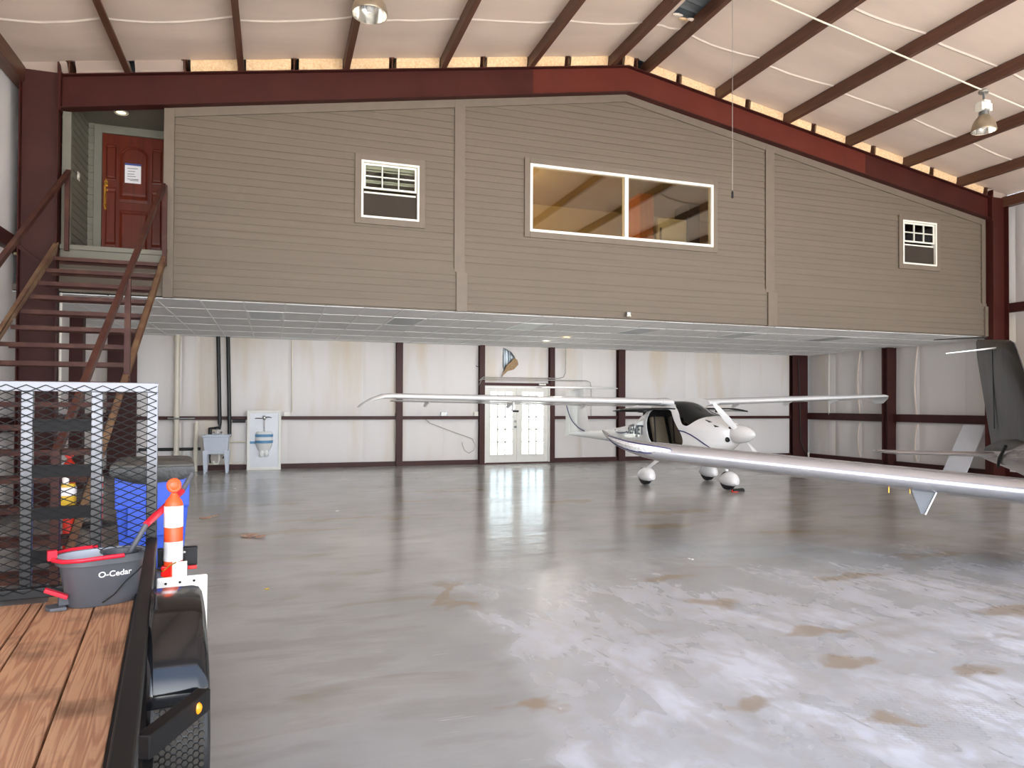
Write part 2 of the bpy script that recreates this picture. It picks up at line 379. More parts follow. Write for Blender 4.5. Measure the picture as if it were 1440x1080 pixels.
# ---- fabric panels
def panel(o, u, v, w, h, nrm, bulge=.03, seed=0, wr=.012, nu=14, nv=14):
    o, u, v, nrm = Vector(o), Vector(u), Vector(v), Vector(nrm)
    def fn(a, b):
        d = bulge*(1-(2*a-1)**6)*(1-(2*b-1)**6)
        p = o+u*(a*w)+v*(b*h)
        e = noise.noise(Vector((a*w*1.7+seed*3.1, b*h*.5, seed)))*wr*2 + noise.noise(Vector((a*w*6+seed, b*h*.7, seed*2)))*wr
        return p+nrm*(d+e*min(1, 6*min(a, 1-a)+.25))
    return MB().grid(fn, nu, nv)
def panels(parent, org, udir, nrm, us, zs, mat, back):
    k = 0
    for i in range(len(us)-1):
        for j in range(len(zs)-1):
            k += 1
            w, h = us[i+1]-us[i], zs[j+1]-zs[j]
            p = Vector(org)+Vector(udir)*us[i]+Vector((0,0,zs[j]))
            obj('insulation_panel', panel(p, udir, (0,0,1), w, h, nrm, .035, k*1.37+us[0]), mat, parent, smooth=True)

# ---- left wall
wl_ = struct('wall_left', MB().box(XLW-.12, XLW-.06, YF, YB+.2, 0, 6.1), m_deck, 'white insulated left hangar wall')
panels(wl_, (XLW-.045, 0, 0), (0,1,0), (1,0,0), [YF, 1.9, 3.8, 5.7, 7.6, 9.5, 11.1, 13.1, 14.9, 16.4, YB+.1], [0, 1.2, 3.69, 6.05], m_fabric, 1)
for z in (1.2, 3.69): obj('girt', MB().box(XLW-.05, XLW+.06, YF, YB, z-.06, z+.03).box(XLW+.05, XLW+.07, YF, YB, z-.06, z+.14), m_maroon, wl_)
obj('baseplate', MB().box(XLW-.04, XLW+.05, YF, YB, 0, .11), m_maroon, wl_)
obj('eave_strut', MB().box(XLW-.02, XLW+.14, YF, YB, 5.98, 6.2), m_purlin, wl_)
obj('wall_column', MB().box(XLW-.05, XLW+.2, 14.5, 14.7, 0, HB), m_maroon, wl_)
obj('flange_brace', MB().bar((XLW+.07, YM-.06, 3.72), (XL-.15, YM-.06, 3.42), .05, .05), m_maroon, wl_)
# ---- right wall
wr_ = struct('wall_right', MB().box(XRW+.06, XRW+.12, YF, YB+.2, 0, 6.1), m_deck, 'white insulated right hangar wall')
panels(wr_, (XRW+.045, 0, 0), (0,1,0), (-1,0,0), [YF, 2.5, 5, 7.4, 9.4, 11.3, 12.5, 13.77, 14.58, 15.62, 16.6, YB+.1], [0, 1.2, 3.69, 6.05], m_fabric, 1)
for z in (1.2, 3.69): obj('girt', MB().box(XRW-.06, XRW+.05, YF, YB, z-.06, z+.03).box(XRW-.07, XRW-.05, YF, YB, z-.06, z+.14), m_maroon, wr_)
obj('baseplate', MB().box(XRW-.05, XRW+.04, YF, YB, 0, .11), m_maroon, wr_)
obj('eave_strut', MB().box(XRW-.14, XRW+.02, YF, YB, 5.98, 6.2), m_purlin, wr_)
obj('wall_column', MB().box(XRW-.26, XRW+.05, 14.46, 14.49, 0, HB).box(XRW-.26, XRW+.05, 14.63, 14.66, 0, HB).box(XRW-.2, XRW+.05, 14.49, 14.63, 0, HB), m_maroon, wr_)
for y, dz in ((15.62, 0), (13.77, .3)):                     # bulging taped seams
    for z0, z1 in ((1.3, 3.05), (.15, 1.1)):
        pts = [(XRW-.03-.03*math.sin(PI*t/12), y+.05*math.sin(PI*t/12+dz), z0+(z1-z0)*t/12) for t in range(13)]
        obj('seam_fold', MB().tube(pts, .022, 6), m_tape, wr_, smooth=True)
# ---- back wall
wb = struct('wall_back', MB().box(XLW, 5.1, YB+.24, YB+.3, 0, HB+.1).box(7.08, XRW, YB+.24, YB+.3, 0, HB+.1).box(5.1, 7.08, YB+.24, YB+.3, 2.04, HB+.1).box(XLW, XRW, YB+.24, YB+.3, HB+.1, 6.1)
            .prism([(XLW,6.05),(XRW,6.05),(XRW,6.2),(XC,7.8),(XLW,6.2)], lambda u,v,d: (u,d,v), YB+.24, YB+.3), m_deck, 'white insulated back wall under the mezzanine')
YP = YB+.17
us_all = [[-3.45, -2.0, -1.62, .32, 2.1, 2.92], [3.0, 4.12, 5.07], [7.1, 8.0, 9.04], [9.2, 11.25, 13.1, 14.9]]
for us in us_all: panels(wb, (0, YP, 0), (1,0,0), (0,-1,0), us, [0, 1.2, HB+.05], m_fabric, 1)
def bcol(x0, x1, z0=0, z1=HB): obj('wall_column', MB().box(x0, x1, YB, YB+.02, z0, z1).box(x0, x1, YB+.16, YB+.19, z0, z1).box((x0+x1)/2-.04, x1-.02 if x1-x0 < .3 else x1-.1, YB+.02, YB+.16, z0, z1), m_maroon, wb)
for a, b_ in ((2.89, 3.05), (5.04, 5.18), (7.0, 7.13), (9.03, 9.23), (14.87, 15.42), (-3.5, -2.89)): bcol(a, b_)
for a, b_ in ((-2.89, 2.89), (3.05, 5.04), (7.13, 9.03), (9.23, 14.87)):
    obj('girt', MB().box(a, b_, YB+.04, YB+.17, 1.165, 1.245), m_maroon, wb)
    obj('baseplate', MB().box(a, b_, YB+.08, YB+.17, 0, .115), m_maroon, wb)
obj('header', MB().box(5.18, 7.0, YB+.02, YB+.2, 2.04, 2.115), m_maroon, wb)
# panel above the french door, with the torn hole
import bmesh
def torn_panel():
    bm = bmesh.new(); x0, x1, z0, z1 = 5.18, 7.0, 2.1, HB+.05
    hole = [(5.72, 3.04), (5.90, 2.99), (6.02, 2.86), (6.10, 2.66), (6.07, 2.55), (5.92, 2.50), (5.76, 2.36), (5.71, 2.55), (5.71, 2.8)]
    out = [(x0, z0), (x1, z0), (x1, z1), (x0, z1)]
    ed = []
    for loop in (out, hole):
        vs = [bm.verts.new((x, YP, z)) for x, z in loop]
        ed += [bm.edges.new((vs[i], vs[(i+1) % len(vs)])) for i in range(len(vs))]
    bmesh.ops.triangle_fill(bm, edges=ed, use_beauty=True)
    me = bpy.data.meshes.new('insulation_panel'); bm.to_mesh(me); bm.free(); return me
obj('insulation_panel', torn_panel(), m_fabric, wb, label='white fabric panel torn open above the french doors')
obj('metal_cladding', MB().grid(lambda a, b: (5.6+a*.6, YB+.22-.02*(1 if int(a*12) % 3 == 0 else 0), 2.3+b*.75), 24, 1), m_deck, wb)
fl = [(5.72,3.06),(6.42,3.05),(6.34,2.93),(6.20,2.72),(6.12,2.58),(6.06,2.62),(6.04,2.78),(5.95,2.92)]
obj('torn_flap', MB().prism(fl, lambda u, v, d: (u, YP-.02-d-.12*max(0, 3.06-v)*(1 if u < 6.2 else .4), v), 0, .012), m_fabric, wb, label='loose flap of torn white fabric')
fl2 = [(6.11,2.60),(6.09,2.72),(6.0,2.78),(5.9,2.66),(5.80,2.58),(5.68,2.36),(5.64,2.26),(5.8,2.42),(5.98,2.47)]
obj('torn_insulation', MB().prism(fl2, lambda u, v, d: (u, YP-.06-d-.1*max(0, 2.8-v), v), 0, .03), M('brown_fibre_insulation', (150, 122, 92), .95, c2=(184, 156, 120), scale=20, bump=.6), wb, label='brown fibre insulation hanging from the tear')

# ---- front wall with the big door opening (behind the camera)
struct('wall_front', MB().box(XLW, -2.9, YF-.2, YF, 0, 6.1).box(14.9, XRW, YF-.2, YF, 0, 6.1)
       .prism([(XLW,5.0),(XRW,5.0),(XRW,6.2),(XC,7.8),(XLW,6.2)], lambda u,v,d: (u,d,v), YF-.2, YF), m_fabric, 'front wall around the open hangar doorway')

# ---- roof
ce = struct('ceiling', MB().prism([(XLW-.2, ZR(XLW)+.27),(XC, 7.65+.30),(XRW+.2, ZR(XRW)+.27),(XRW+.2, ZR(XRW)+.36),(XC, 7.65+.40),(XLW-.2, ZR(XLW)+.36)], lambda u,v,d: (u,d,v), YF-.3, YB+.3), m_deck, 'sloping insulated roof with brown purlins and sagging fabric')
PUR = [-1.98, -.46, 1.09, 2.65, 4.19, 5.73, 6.43, 7.96, 9.52, 11.04, 12.55, 14.05]
for x in PUR:
    def prof(y, x=x):
        z = lambda q: ZR(q)
        w = x-.088
        if x < XC: P = [(w,0),(x,0),(x,.03),(x-.008,.03),(x-.008,.008),(w+.012,.008),(w+.012,.2),(w,.2)]
        else: P = [(w,0),(x,0),(x,.03),(x-.008,.03),(x-.008,.008),(w+.012,.008),(w+.012,.2),(w,.2)]
        return [(px, y, ZR(x-.04)+pz) for px, pz in P]
    obj('purlin', MB().loft([prof(YF), prof(YM+.12)]), m_purlin, ce)
STUB = [-2.75, -1.27, .27, 1.78, 3.31, 4.85, 5.9, 6.2, 7.08, 8.60, 10.15, 11.66, 13.24, 14.8]
for x in STUB:
    obj('purlin', MB().box(x-.045, x+.035, YM-.05, YM+2.2, ZR(x)+.0, ZR(x)+.012).box(x-.02, x-.008, YM-.05, YM+2.2, ZR(x), ZR(x)+.2).box(x-.06, x+.02, YM-.05, YM+2.2, ZR(x)+.18, ZR(x)+.2), m_purlin, ce)
ed = sorted([x for x in STUB if x > -1.5]+[x-.04 for x in PUR if x > -1])
for a, b_ in zip(ed[:-1], ed[1:]):
    if b_-a < .25: continue
    def bt(t, q, a=a, b_=b_):
        return None
    mbb = MB(); rings = []
    for i in range(9):
        x = a+.06+(b_-a-.12)*i/8; h = .222+.02*noise.noise(Vector((x*4, 0, 1))); e = .02*noise.noise(Vector((x*9, 3, 1)))
        z0 = ZR(x)
        rings.append([(x, YM+.03+e, z0+.016), (x, YM+.0+e, z0+h*.5), (x, YM-.01+e*.5, z0+h), (x, YM+.5, z0+h), (x, YM+.5, z0+.002)])
    obj('insulation_batt', mbb.loft(rings), m_batt, ce)
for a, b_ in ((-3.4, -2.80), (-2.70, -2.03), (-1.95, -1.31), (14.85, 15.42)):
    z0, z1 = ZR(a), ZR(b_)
    obj('insulation_panel', MB().loft([[(x, YM+.09, z-.01), (x, YM+.06, z+.1), (x, YM-.03, z+.2), (x, YM+.5, z+.2), (x, YM+.5, z-.01)] for x, z in ((a, z0), (b_, z1))]), m_ceil_shaded, ce)
# fabric bays between purlins
edges = [XLW+.02]+PUR+[XRW-.02]
def zf(a, b_, u, y, seed):
    x = a+(b_-a)*u
    if a < XC < b_: base = ZR(x)+.2
    else: base = (ZR(a)*(1-u)+ZR(b_)*u)+.2
    sag = .055*(1-(2*u-1)**2)*(.8+.35*noise.noise(Vector((y*.5, seed, 0))))*min(1, max(.0, (YM-y)*1.6))
    wr = .012*noise.noise(Vector((x*1.1, y*3.5, seed)))*min(1, 8*min(u, 1-u))
    return x, base-sag+wr
for k in range(len(edges)-1):
    a, b_ = edges[k], edges[k+1]-(.0 if k == len(edges)-2 else .086)
    if k: a = a-.075
    mbf = MB(); nu, nv = 10, 70; y0, y1 = YF, YM-.02; k0 = 0
    for j in range(nv+1):
        for i in range(nu+1):
            y = y0+(y1-y0)*j/nv; x, z = zf(a, b_, i/nu, y, k); mbf.v.append((x, y, z))
    for j in range(nv):
        for i in range(nu):
            y = y0+(y1-y0)*(j+.5)/nv; x = a+(b_-a)*(i+.5)/nu
            if k == 6 and 9.15 < y < 9.86 and x > 5.98: continue
            q = j*(nu+1)+i; mbf.f.append((q, q+1, q+nu+2, q+nu+1))
    obj('insulation_panel', mbf, m_ceil, ce, smooth=True)
    for ys in (10.2, 8.3, 6.4, 4.5):
        if k == 6 and ys == 8.3: continue
        ms = MB(); n_ = 12
        for i in range(n_+1):
            u = i/n_; yy = ys+.05*math.sin(u*3+k)+.01*noise.noise(Vector((u*8, k, ys))); x, z = zf(a, b_, u, yy, k)
            for dy, dz in ((-.03,-.002),(0,-.014),(.03,-.002)): ms.v.append((x, yy+dy, z+dz))
        for i in range(n_):
            for q in range(2): p = i*3+q; ms.f.append((p, p+1, p+4, p+3))
        obj('seam_tape', ms, m_tape, ce, smooth=True)
# exposed deck and torn edge at the ridge
obj('exposed_deck', MB().grid(lambda u, v: (5.7+u*.9, 9.0+v*1.0, ZR(5.7+u*.9)+.262-.02*(int(v*20) % 4 == 0)), 8, 20), m_deck, ce)
for q, (x, y) in enumerate(((6.08, 9.86), (6.22, 9.9), (6.33, 9.84))):
    obj('torn_fabric_edge', MB().ball((x, y, ZR(x)+.15), .10, .04, .02, 8, 5), m_tape if q != 1 else m_batt, ce)

# ---- rigid frame at the mezzanine front
fr = struct('beam', label='dark red steel portal frame across the mezzanine front')
def slab(x0, x1, zt0, zt1, zb0, zb1, y0, y1): return MB().prism([(x0,zb0),(x1,zb1),(x1,zt1),(x0,zt0)], lambda u,v,d: (u,d,v), y0, y1)
D = .475
rf = [(XL, ZR(XL)), (4.2, ZR(4.2)), (XC, 7.65), (9.9, ZR(9.9)), (11.45, ZR(11.45)), (XR, ZR(XR))]
for i in range(5):
    (xa, za), (xb, zb) = rf[i], rf[i+1]
    mt = [m_red, m_redlight, m_redlight, m_redlight, m_red][i]
    o = obj('rafter_web', slab(xa, xb, za, zb, za-D, zb-D, YM, YM+.012), mt, fr)
    obj('flange', slab(xa, xb, za, zb, za-.014, zb-.014, YM-.085, YM+.095), m_red, fr)
    obj('flange', slab(xa, xb, za-D+.014, zb-D+.014, za-D, zb-D, YM-.085, YM+.095), m_red, fr)
for (xo, xi) in ((XLW+.1, XL), (XRW-.1, XR)):
    sg = 1 if xi > xo else -1
    obj('column_web', MB().box(min(xo, xi), max(xo, xi), YM, YM+.012, 0, ZR(xo)+.12), m_maroon if sg > 0 else m_red, fr)
    obj('flange', MB().box(xi-.014 if sg > 0 else xi, xi if sg > 0 else xi+.014, YM-.1, YM+.11, 0, ZR(xi)+.16), m_red, fr)
    obj('flange', MB().box(xo if sg > 0 else xo-.014, xo+.014 if sg > 0 else xo, YM-.1, YM+.11, 0, ZR(xo)+.1), m_red, fr)
    obj('end_plate', MB().box(xi+sg*.002, xi+sg*.026, YM-.1, YM+.11, ZR(xi)-D-.04, ZR(xi)+.05), m_red, fr)

# ---- mezzanine front wall
mz = struct('wall_mezzanine', label='taupe lap siding wall of the mezzanine loft')
YS = YM+.10                                                 # back plane of the siding
WIN = [(1.30, 2.235, 4.53, 5.45), (4.17, 7.855, 4.535, 5.715), (12.50, 13.43, 4.54, 5.465)]
SEC = [(-1.55, 2.92), (2.92, 9.15), (9.15, 14.93)]
def zcap(x): return ZR(x)-D-.01
EXP = .1165
def board(xa, xb, z0, z1, za, zb, dy):
    # a lap board; its right/left ends may be cut by the roof slope (za, zb = top z at each end)
    t = .022
    P = lambda x, zt: [(x, YS-dy, z0), (x, YS-dy-t, z0), (x, YS-dy-t*.35, min(zt, z1)), (x, YS-dy, min(zt, z1))]
    xs_ = [xa]+sorted(x for x in (XC-(zcap(XC)-z1)/.1706, XC+(zcap(XC)-z1)/.1706, XC) if xa+.01 < x < xb-.01)+[xb]
    return MB().loft([P(x, max(z0+.012, zcap(x) if za < 8 else 9)) for x in xs_])
for si, (sa, sb) in enumerate(SEC):
    z = HB+.02
    while z < 7.2:
        z1 = z+EXP
        lo, hi = sa, sb
        # part of the section where the roof line is above the board's foot
        dx = (zcap(XC)-(z+.015))/.1706
        if dx <= 0: break
        lo, hi = max(lo, XC-dx), min(hi, XC+dx)
        if hi-lo > .05:
            cuts = [(lo, hi)]
            for (wa, wb_, wz0, wz1) in WIN:
                if z1 > wz0+.02 and z < wz1-.02:
                    nc = []
                    for a, b_ in cuts:
                        if wb_ <= a or wa >= b_: nc.append((a, b_))
                        else:
                            if wa-a > .02: nc.append((a, wa))
                            if b_-wb_ > .02: nc.append((wb_, b_))
                    cuts = nc
            for a, b_ in cuts:
                pts = [a]+([XC] if a < XC < b_ and zcap(a) < z1 and False else [])+[b_]
                obj('siding_board', board(a, b_, z, z1+.006, max(z+.015, zcap(a)), max(z+.015, zcap(b_)), .032 if z < 3.72 else 0), m_siding, mz)
        z += EXP
for z in [HB+.02+EXP*i for i in range(5)]:                  # siding under the porch landing
    obj('siding_board', board(XL, -1.55, z, z+EXP+.006, 9, 9, .032), m_siding, mz)
def vtrim(xa, xb, z0, z1, y): return MB().box(xa, xb, y-.025, YS, z0, z1)
for xa, xb in ((2.83, 3.01), (9.05, 9.25)):
    zt = min(zcap(xa), zcap(xb))
    obj('batten', vtrim(xa, xb, 3.745, zt, YS-.026), m_trimc, mz, bevel=.004)
    obj('batten', vtrim(xa+.03, xb+.04, HB, 3.745, YS-.06), m_trimc, mz, bevel=.004)
obj('corner_board', vtrim(-1.56, -1.42, HB, zcap(-1.56), YS-.06), m_trimc, mz, bevel=.004)
obj('corner_board', vtrim(14.75, 14.86, 3.745, zcap(14.86), YS-.026), m_trimc, mz, bevel=.004)
obj('corner_board', vtrim(14.80, 14.93, HB, 3.745, YS-.06), m_trimc, mz, bevel=.004)
for xa, xb in ((-1.55, XC), (XC, 14.86)):
    obj('frieze_board', slab(xa, xb, zcap(xa)+.01, zcap(xb)+.01, zcap(xa)-.12, zcap(xb)-.12, YS-.045, YS-.01), m_trimc, mz)
obj('backing', MB().box(-1.55, 14.9, YS+.002, YS+.02, HB, 4.45)
    .box(-1.55, 1.25, YS+.002, YS+.02, 4.45, 5.52).box(2.29, 4.12, YS+.002, YS+.02, 4.45, 5.78).box(7.9, 12.45, YS+.002, YS+.02, 4.45, 5.78).box(13.48, 14.9, YS+.002, YS+.02, 4.45, 5.55)
    .prism([(-1.55,5.52),(2.29,5.52),(2.29,5.78),(7.9,5.78),(12.45,5.78),(12.45,5.55),(14.9,5.55),(14.9,5.62),(XC,7.15),(-1.55,5.86)], lambda u,v,d: (u,d,v), YS+.002, YS+.02), m_siding, mz)
def casing(par, a, b_, z0, z1, w=.10):
    y0, y1 = YS-.052, YS-.004
    obj('casing', MB().box(a-w, a, y0, y1, z0-w, z1+w), m_trimc, par, bevel=.004); obj('casing', MB().box(b_, b_+w, y0, y1, z0-w, z1+w), m_trimc, par, bevel=.004)
    obj('casing', MB().box(a, b_, y0, y1, z1, z1+w), m_trimc, par, bevel=.004); obj('casing', MB().box(a, b_, y0, y1, z0-w, z0), m_trimc, par, bevel=.004)
def frame(par, name, a, b_, z0, z1, w, y0, y1, mat):
    return obj(name, MB().box(a, a+w, y0, y1, z0, z1).box(b_-w, b_, y0, y1, z0, z1).box(a+w, b_-w, y0, y1, z1-w, z1).box(a+w, b_-w, y0, y1, z0, z0+w), mat, par)
def sash_window(i, a, b_, z0, z1, lab):
    w = struct('window_%d' % i, label=lab); casing(w, a, b_, z0, z1)
    frame(w, 'window_frame', a, b_, z0, z1, .032, YS-.06, YS+.05, m_white)
    zm = z0+(z1-z0)*.545
    up = frame(w, 'upper_sash', a+.04, b_-.04, zm-.03, z1-.04, .03, YS-.03, YS, m_white)
    obj('pane', MB().box(a+.07, b_-.07, YS-.018, YS-.014, zm, z1-.07), m_glass, up)
    for q in (1, 2):
        x = a+.07+(b_-a-.14)*q/3; obj('muntin', MB().box(x-.009, x+.009, YS-.032, YS-.006, zm, z1-.07), m_white, up)
    zq = (zm+z1-.07)/2; obj('muntin', MB().box(a+.07, b_-.07, YS-.032, YS-.006, zq-.009, zq+.009), m_white, up)
    obj('screen', MB().box(a+.04, b_-.04, YS-.012, YS-.008, z0+.04, zm-.10), m_screen, w)
    obj('sash_rail', MB().box(a+.05, b_-.05, YS-.004, YS+.02, zm-.105, zm-.07), m_white, w)
    bl = obj('blind', MB().box(a+.05, b_-.05, YS+.06, YS+.10, z1-.1, z1-.04), m_blindm, w)
    for q, zz in enumerate((z1-.14, z1-.30, z1-.33)): obj('blind_slat', MB().box(a+.06, b_-.06, YS+.06, YS+.09, zz, zz+.022), m_blindm, w)
    return w
sash_window(1, *WIN[0], 'white sash window with grid upper sash, left of the picture window')
sash_window(3, *WIN[2], 'small white sash window with grid upper sash at the low end of the loft')
a, b_, z0, z1 = WIN[1]
w2 = struct('window_2', label='wide two pane picture window in the loft wall'); casing(w2, a, b_, z0, z1)
frame(w2, 'window_frame', a, b_, z0, z1, .045, YS-.06, YS+.05, m_white)
obj('mullion', MB().box(5.99, 6.06, YS-.06, YS+.05, z0+.045, z1-.045), m_white, w2)
for xa, xb in ((a+.045, 5.99), (6.06, b_-.045)): obj('pane', MB().box(xa, xb, YS-.015, YS-.01, z0+.045, z1-.045), m_mirrorglass, w2)

# ---- loft room behind the windows
lo_ = struct('wall_loft', MB().box(-1.5, 15.3, 14.6, 14.7, 3.75, 5.95).box(-1.5, -1.42, YS+.05, 14.6, 3.75, 5.95).box(15.2, 15.3, YS+.05, 14.6, 3.75, 5.95).box(3.2, 3.3, YS+.05, 14.6, 3.75, 5.95).box(10.5, 10.6, YS+.05, 14.6, 3.75, 5.95), m_loft, 'tan walls inside the loft')
struct('ceiling_loft', MB().box(-1.5, 15.3, YS+.03, 14.7, 5.95, 6.0), m_loft, 'loft ceiling')
struct('floor_loft', MB().box(XLW, 15.3, YS+.02, YB+.2, 3.6, 3.75), m_loft, 'loft floor')
ob = thing('cabinet', 'narrow orange oak cabinet seen through the picture window', 'cabinet', (6.95, 12.65, 3.75))
obj('body', MB().box(-.16, .16, -.24, .25, 0, 1.97), m_oak, ob, bevel=.006); obj('door', MB().box(-.145, .145, -.262, -.242, .05, 1.93), m_oak, ob, bevel=.004); obj('knob', MB().ball((.11, -.28, 1.0), .016), m_brass, ob)
fg = thing('refrigerator', 'white refrigerator seen through the right pane of the picture window', 'refrigerator', (7.50, 12.68, 3.75))
obj('body', MB().box(-.33, .33, -.26, .3, 0, 1.53), m_white, fg, bevel=.02); obj('door', MB().box(-.325, .325, -.32, -.27, .05, 1.51), m_white, fg, bevel=.01); obj('handle', MB().bar((-.28,-.35,.5),(-.28,-.35,1.3),.03,.03), m_steel, fg)
dk = thing('cabinet', 'tall black cabinet at the right end of the picture window', 'cabinet', (8.02, 12.65, 3.75))
obj('body', MB().box(-.14, .14, -.24, .25, 0, 1.87), m_dark, dk, bevel=.006); obj('door', MB().box(-.13, .13, -.262, -.242, .05, 1.83), m_dark, dk, bevel=.004)
lt = thing('loft_fill_lamp', 'added warm lamp, out of view, brightening the loft', 'lamp', (3.75, 12.6, 5.95))  # added lamp, unseen left of the picture window, lifts the loft interior
obj('shade', MB().lathe([(.16,0),(.17,-.03),(.14,-.07),(.02,-.085)], n=20, cap=True), emit('warm_lamp_glass', (255, 224, 180), 4), lt)
pl = bpy.data.lights.new('fill_bulb', 'POINT'); pl.energy = 190; pl.color = (1, .86, .66); pl.shadow_soft_size = .15
plo = bpy.data.objects.new('fill_bulb', pl); COL.objects.link(plo); plo.parent = lt; plo.location = (0, 0, -.25)

# ---- porch recess with the wooden door
po = struct('wall_porch', label='sage grey recessed porch beside the loft siding')
for i in range(19):
    z = 3.75+i*EXP; P = lambda y: [(-2.80, y, z), (-2.778, y, z), (-2.792, y, z+EXP+.005), (-2.80, y, z+EXP+.005)]
    obj('siding_board', MB().loft([P(YM+.1), P(12.62)]), m_sage, po)
    if True:
        Q = lambda x: [(x, 12.62, z), (x, 12.598, z), (x, 12.612, z+EXP+.005), (x, 12.62, z+EXP+.005)]
        obj('siding_board', MB().loft([Q(-2.80), Q(-2.70)]), m_sage, po)
obj('porch_wall', MB().box(-2.86, -2.80, YM+.1, 12.7, 3.75, 6.0).box(-1.56, -1.5, YS, 12.7, 3.75, 5.95).box(-2.86, -1.5, 12.62, 12.7, 5.83, 6.0).box(-2.86, -2.62, 12.625, 12.7, 3.75, 5.83).box(-1.66, -1.5, 12.625, 12.7, 3.75, 5.83), m_sage, po)
obj('porch_ceiling', MB().box(-2.86, -1.5, YM+.1, 12.7, 5.93, 5.98), m_sage, po)
obj('corner_board', MB().box(-2.86, -2.75, YM+.04, YM+.14, 3.75, 5.66), m_sage, po, bevel=.004)
obj('landing_nosing', MB().box(-2.86, -1.5, YM-.02, 12.62, 3.70, 3.765), m_sage, po)
obj('landing_fascia', MB().box(-2.86, -1.5, YM+.02, YM+.1, 3.52, 3.70), m_sage, po)
dj = struct('door_1', label='mahogany entry door with arched panels and brass handle set')
obj('door_frame', MB().box(-2.70, -2.59, 12.575, 12.64, 3.765, 5.90).box(-1.68, -1.57, 12.575, 12.64, 3.765, 5.90).box(-2.59, -1.68, 12.575, 12.64, 5.79, 5.90), m_sage, dj, bevel=.004)
dl = obj('door_leaf', MB().box(-2.585, -1.685, 12.60, 12.645, 3.77, 5.785), m_wooddoor, dj)
def arch(x0, x1, z0, z1, k=8):
    r = (x1-x0)/2; cx = (x0+x1)/2
    return [(x0, z0), (x1, z0)]+[(cx+r*math.cos(PI*i/k), z1-r*.8+r*.8*math.sin(PI*i/k)) for i in range(k+1)]
def raised(poly):
    cx = sum(p[0] for p in poly)/len(poly); cz = sum(p[1] for p in poly)/len(poly)
    ins = lambda s: [(cx+(x-cx)*s, cz+(z-cz)*s) for x, z in poly]
    r = [[(x, y, z) for x, z in ins(s)] for s, y in ((1, 12.60), (1, 12.586), (.93, 12.582), (.86, 12.592), (.84, 12.584), (.78, 12.58))]
    return MB().loft(r, True)
for poly in (arch(-2.34, -1.93, 4.72, 5.62), arch(-2.34, -1.93, 3.92, 4.62)[:2]+[(-1.93, 4.60), (-2.34, 4.60)], [(-2.53,4.0),(-2.39,4.0),(-2.39,4.95),(-2.53,4.95)], [(-2.53,5.05),(-2.39,5.05),(-2.39,5.62),(-2.53,5.62)], [(-1.88,4.0),(-1.74,4.0),(-1.74,4.95),(-1.88,4.95)], [(-1.88,5.05),(-1.74,5.05),(-1.74,5.62),(-1.88,5.62)]):
    obj('door_panel', raised(poly), m_wooddoor, dl)
hs = obj('handle_plate', MB().prism([(-2.545,4.58),(-2.515,4.58),(-2.50,4.65),(-2.505,5.02),(-2.53,5.08),(-2.555,5.02),(-2.56,4.65)], lambda u,v,d: (u,d,v), 12.585, 12.60), m_brass, dj)
obj('pull', MB().tube([(-2.53,12.585,4.62),(-2.53,12.53,4.66),(-2.53,12.525,4.75),(-2.53,12.585,4.86)], .011), m_brass, hs, smooth=True)
obj('deadbolt', MB().lathe([(.026,0),(.026,-.02),(.012,-.03)], (-2.53,12.585,4.98), 12, 'y', True), m_brass, hs)
nt = thing('paper_notice', 'white handwritten notice taped to the wooden door with blue tape', 'paper', (-2.15, 12.574, 5.05))
obj('sheet', MB().box(-.115, .115, 0, .003, -.02, .265), m_paper, nt)
obj('tape', MB().box(-.115, .115, -.002, .0, .262, .292), m_bluetape, nt)
for i, (x0, x1, z) in enumerate(((-.08,.07,.21),(-.07,.03,.165),(-.08,.02,.12),(-.08,.04,.085),(-.08,.08,.04),(-.04,.08,.022))): obj('pen_stroke', MB().bar((x0,-.001,z),(x1,-.001,z+.006),.002,.008), m_ink, nt)
sw = thing('light_switch', 'white light switch plate on the grey porch wall', 'switch', (-2.776, 12.0, 4.9))
obj('plate', MB().box(0, .006, -.06, .06, -.06, .06), m_white, sw); obj('rocker', MB().box(.006, .012, -.035, -.01, -.03, .03).box(.006, .012, .01, .035, -.03, .03), m_white, sw)
def downlight(x, y, z, lab, em=None):
    t = thing('recessed_light', lab, 'ceiling light', (x, y, z))
    obj('trim_ring', MB().lathe([(.065,0),(.10,0),(.10,-.012),(.09,-.018),(.065,-.006)], n=20), m_white, t, smooth=True)
    obj('lens', MB().lathe([(.068,-.002),(.03,-.006),(.005,-.007)], n=16, cap=True), em or m_lens, t)
    if z < 4:
        a = bpy.data.lights.new('bulb', 'AREA'); a.shape = 'DISK'; a.size = .12; a.energy = 10; a.color = (1, .93, .82)
        ao = bpy.data.objects.new('bulb', a); COL.objects.link(ao); ao.parent = t; ao.location = (0, 0, -.03)
m_dl1 = emit('warm_downlight', (255, 226, 170), 3); m_dl2 = emit('white_downlight', (255, 250, 236), 3)
downlight(-2.22, 12.0, 5.93, 'round recessed light in the dark porch ceiling', m_dl1)
downlight(6.19, 15.9, HB-.03, 'white lit recessed light in the tile ceiling near the torn fabric', m_dl2)
downlight(6.25, 14.8, HB-.03, 'amber recessed light in the tile ceiling, nearer than the white one', m_dl1)

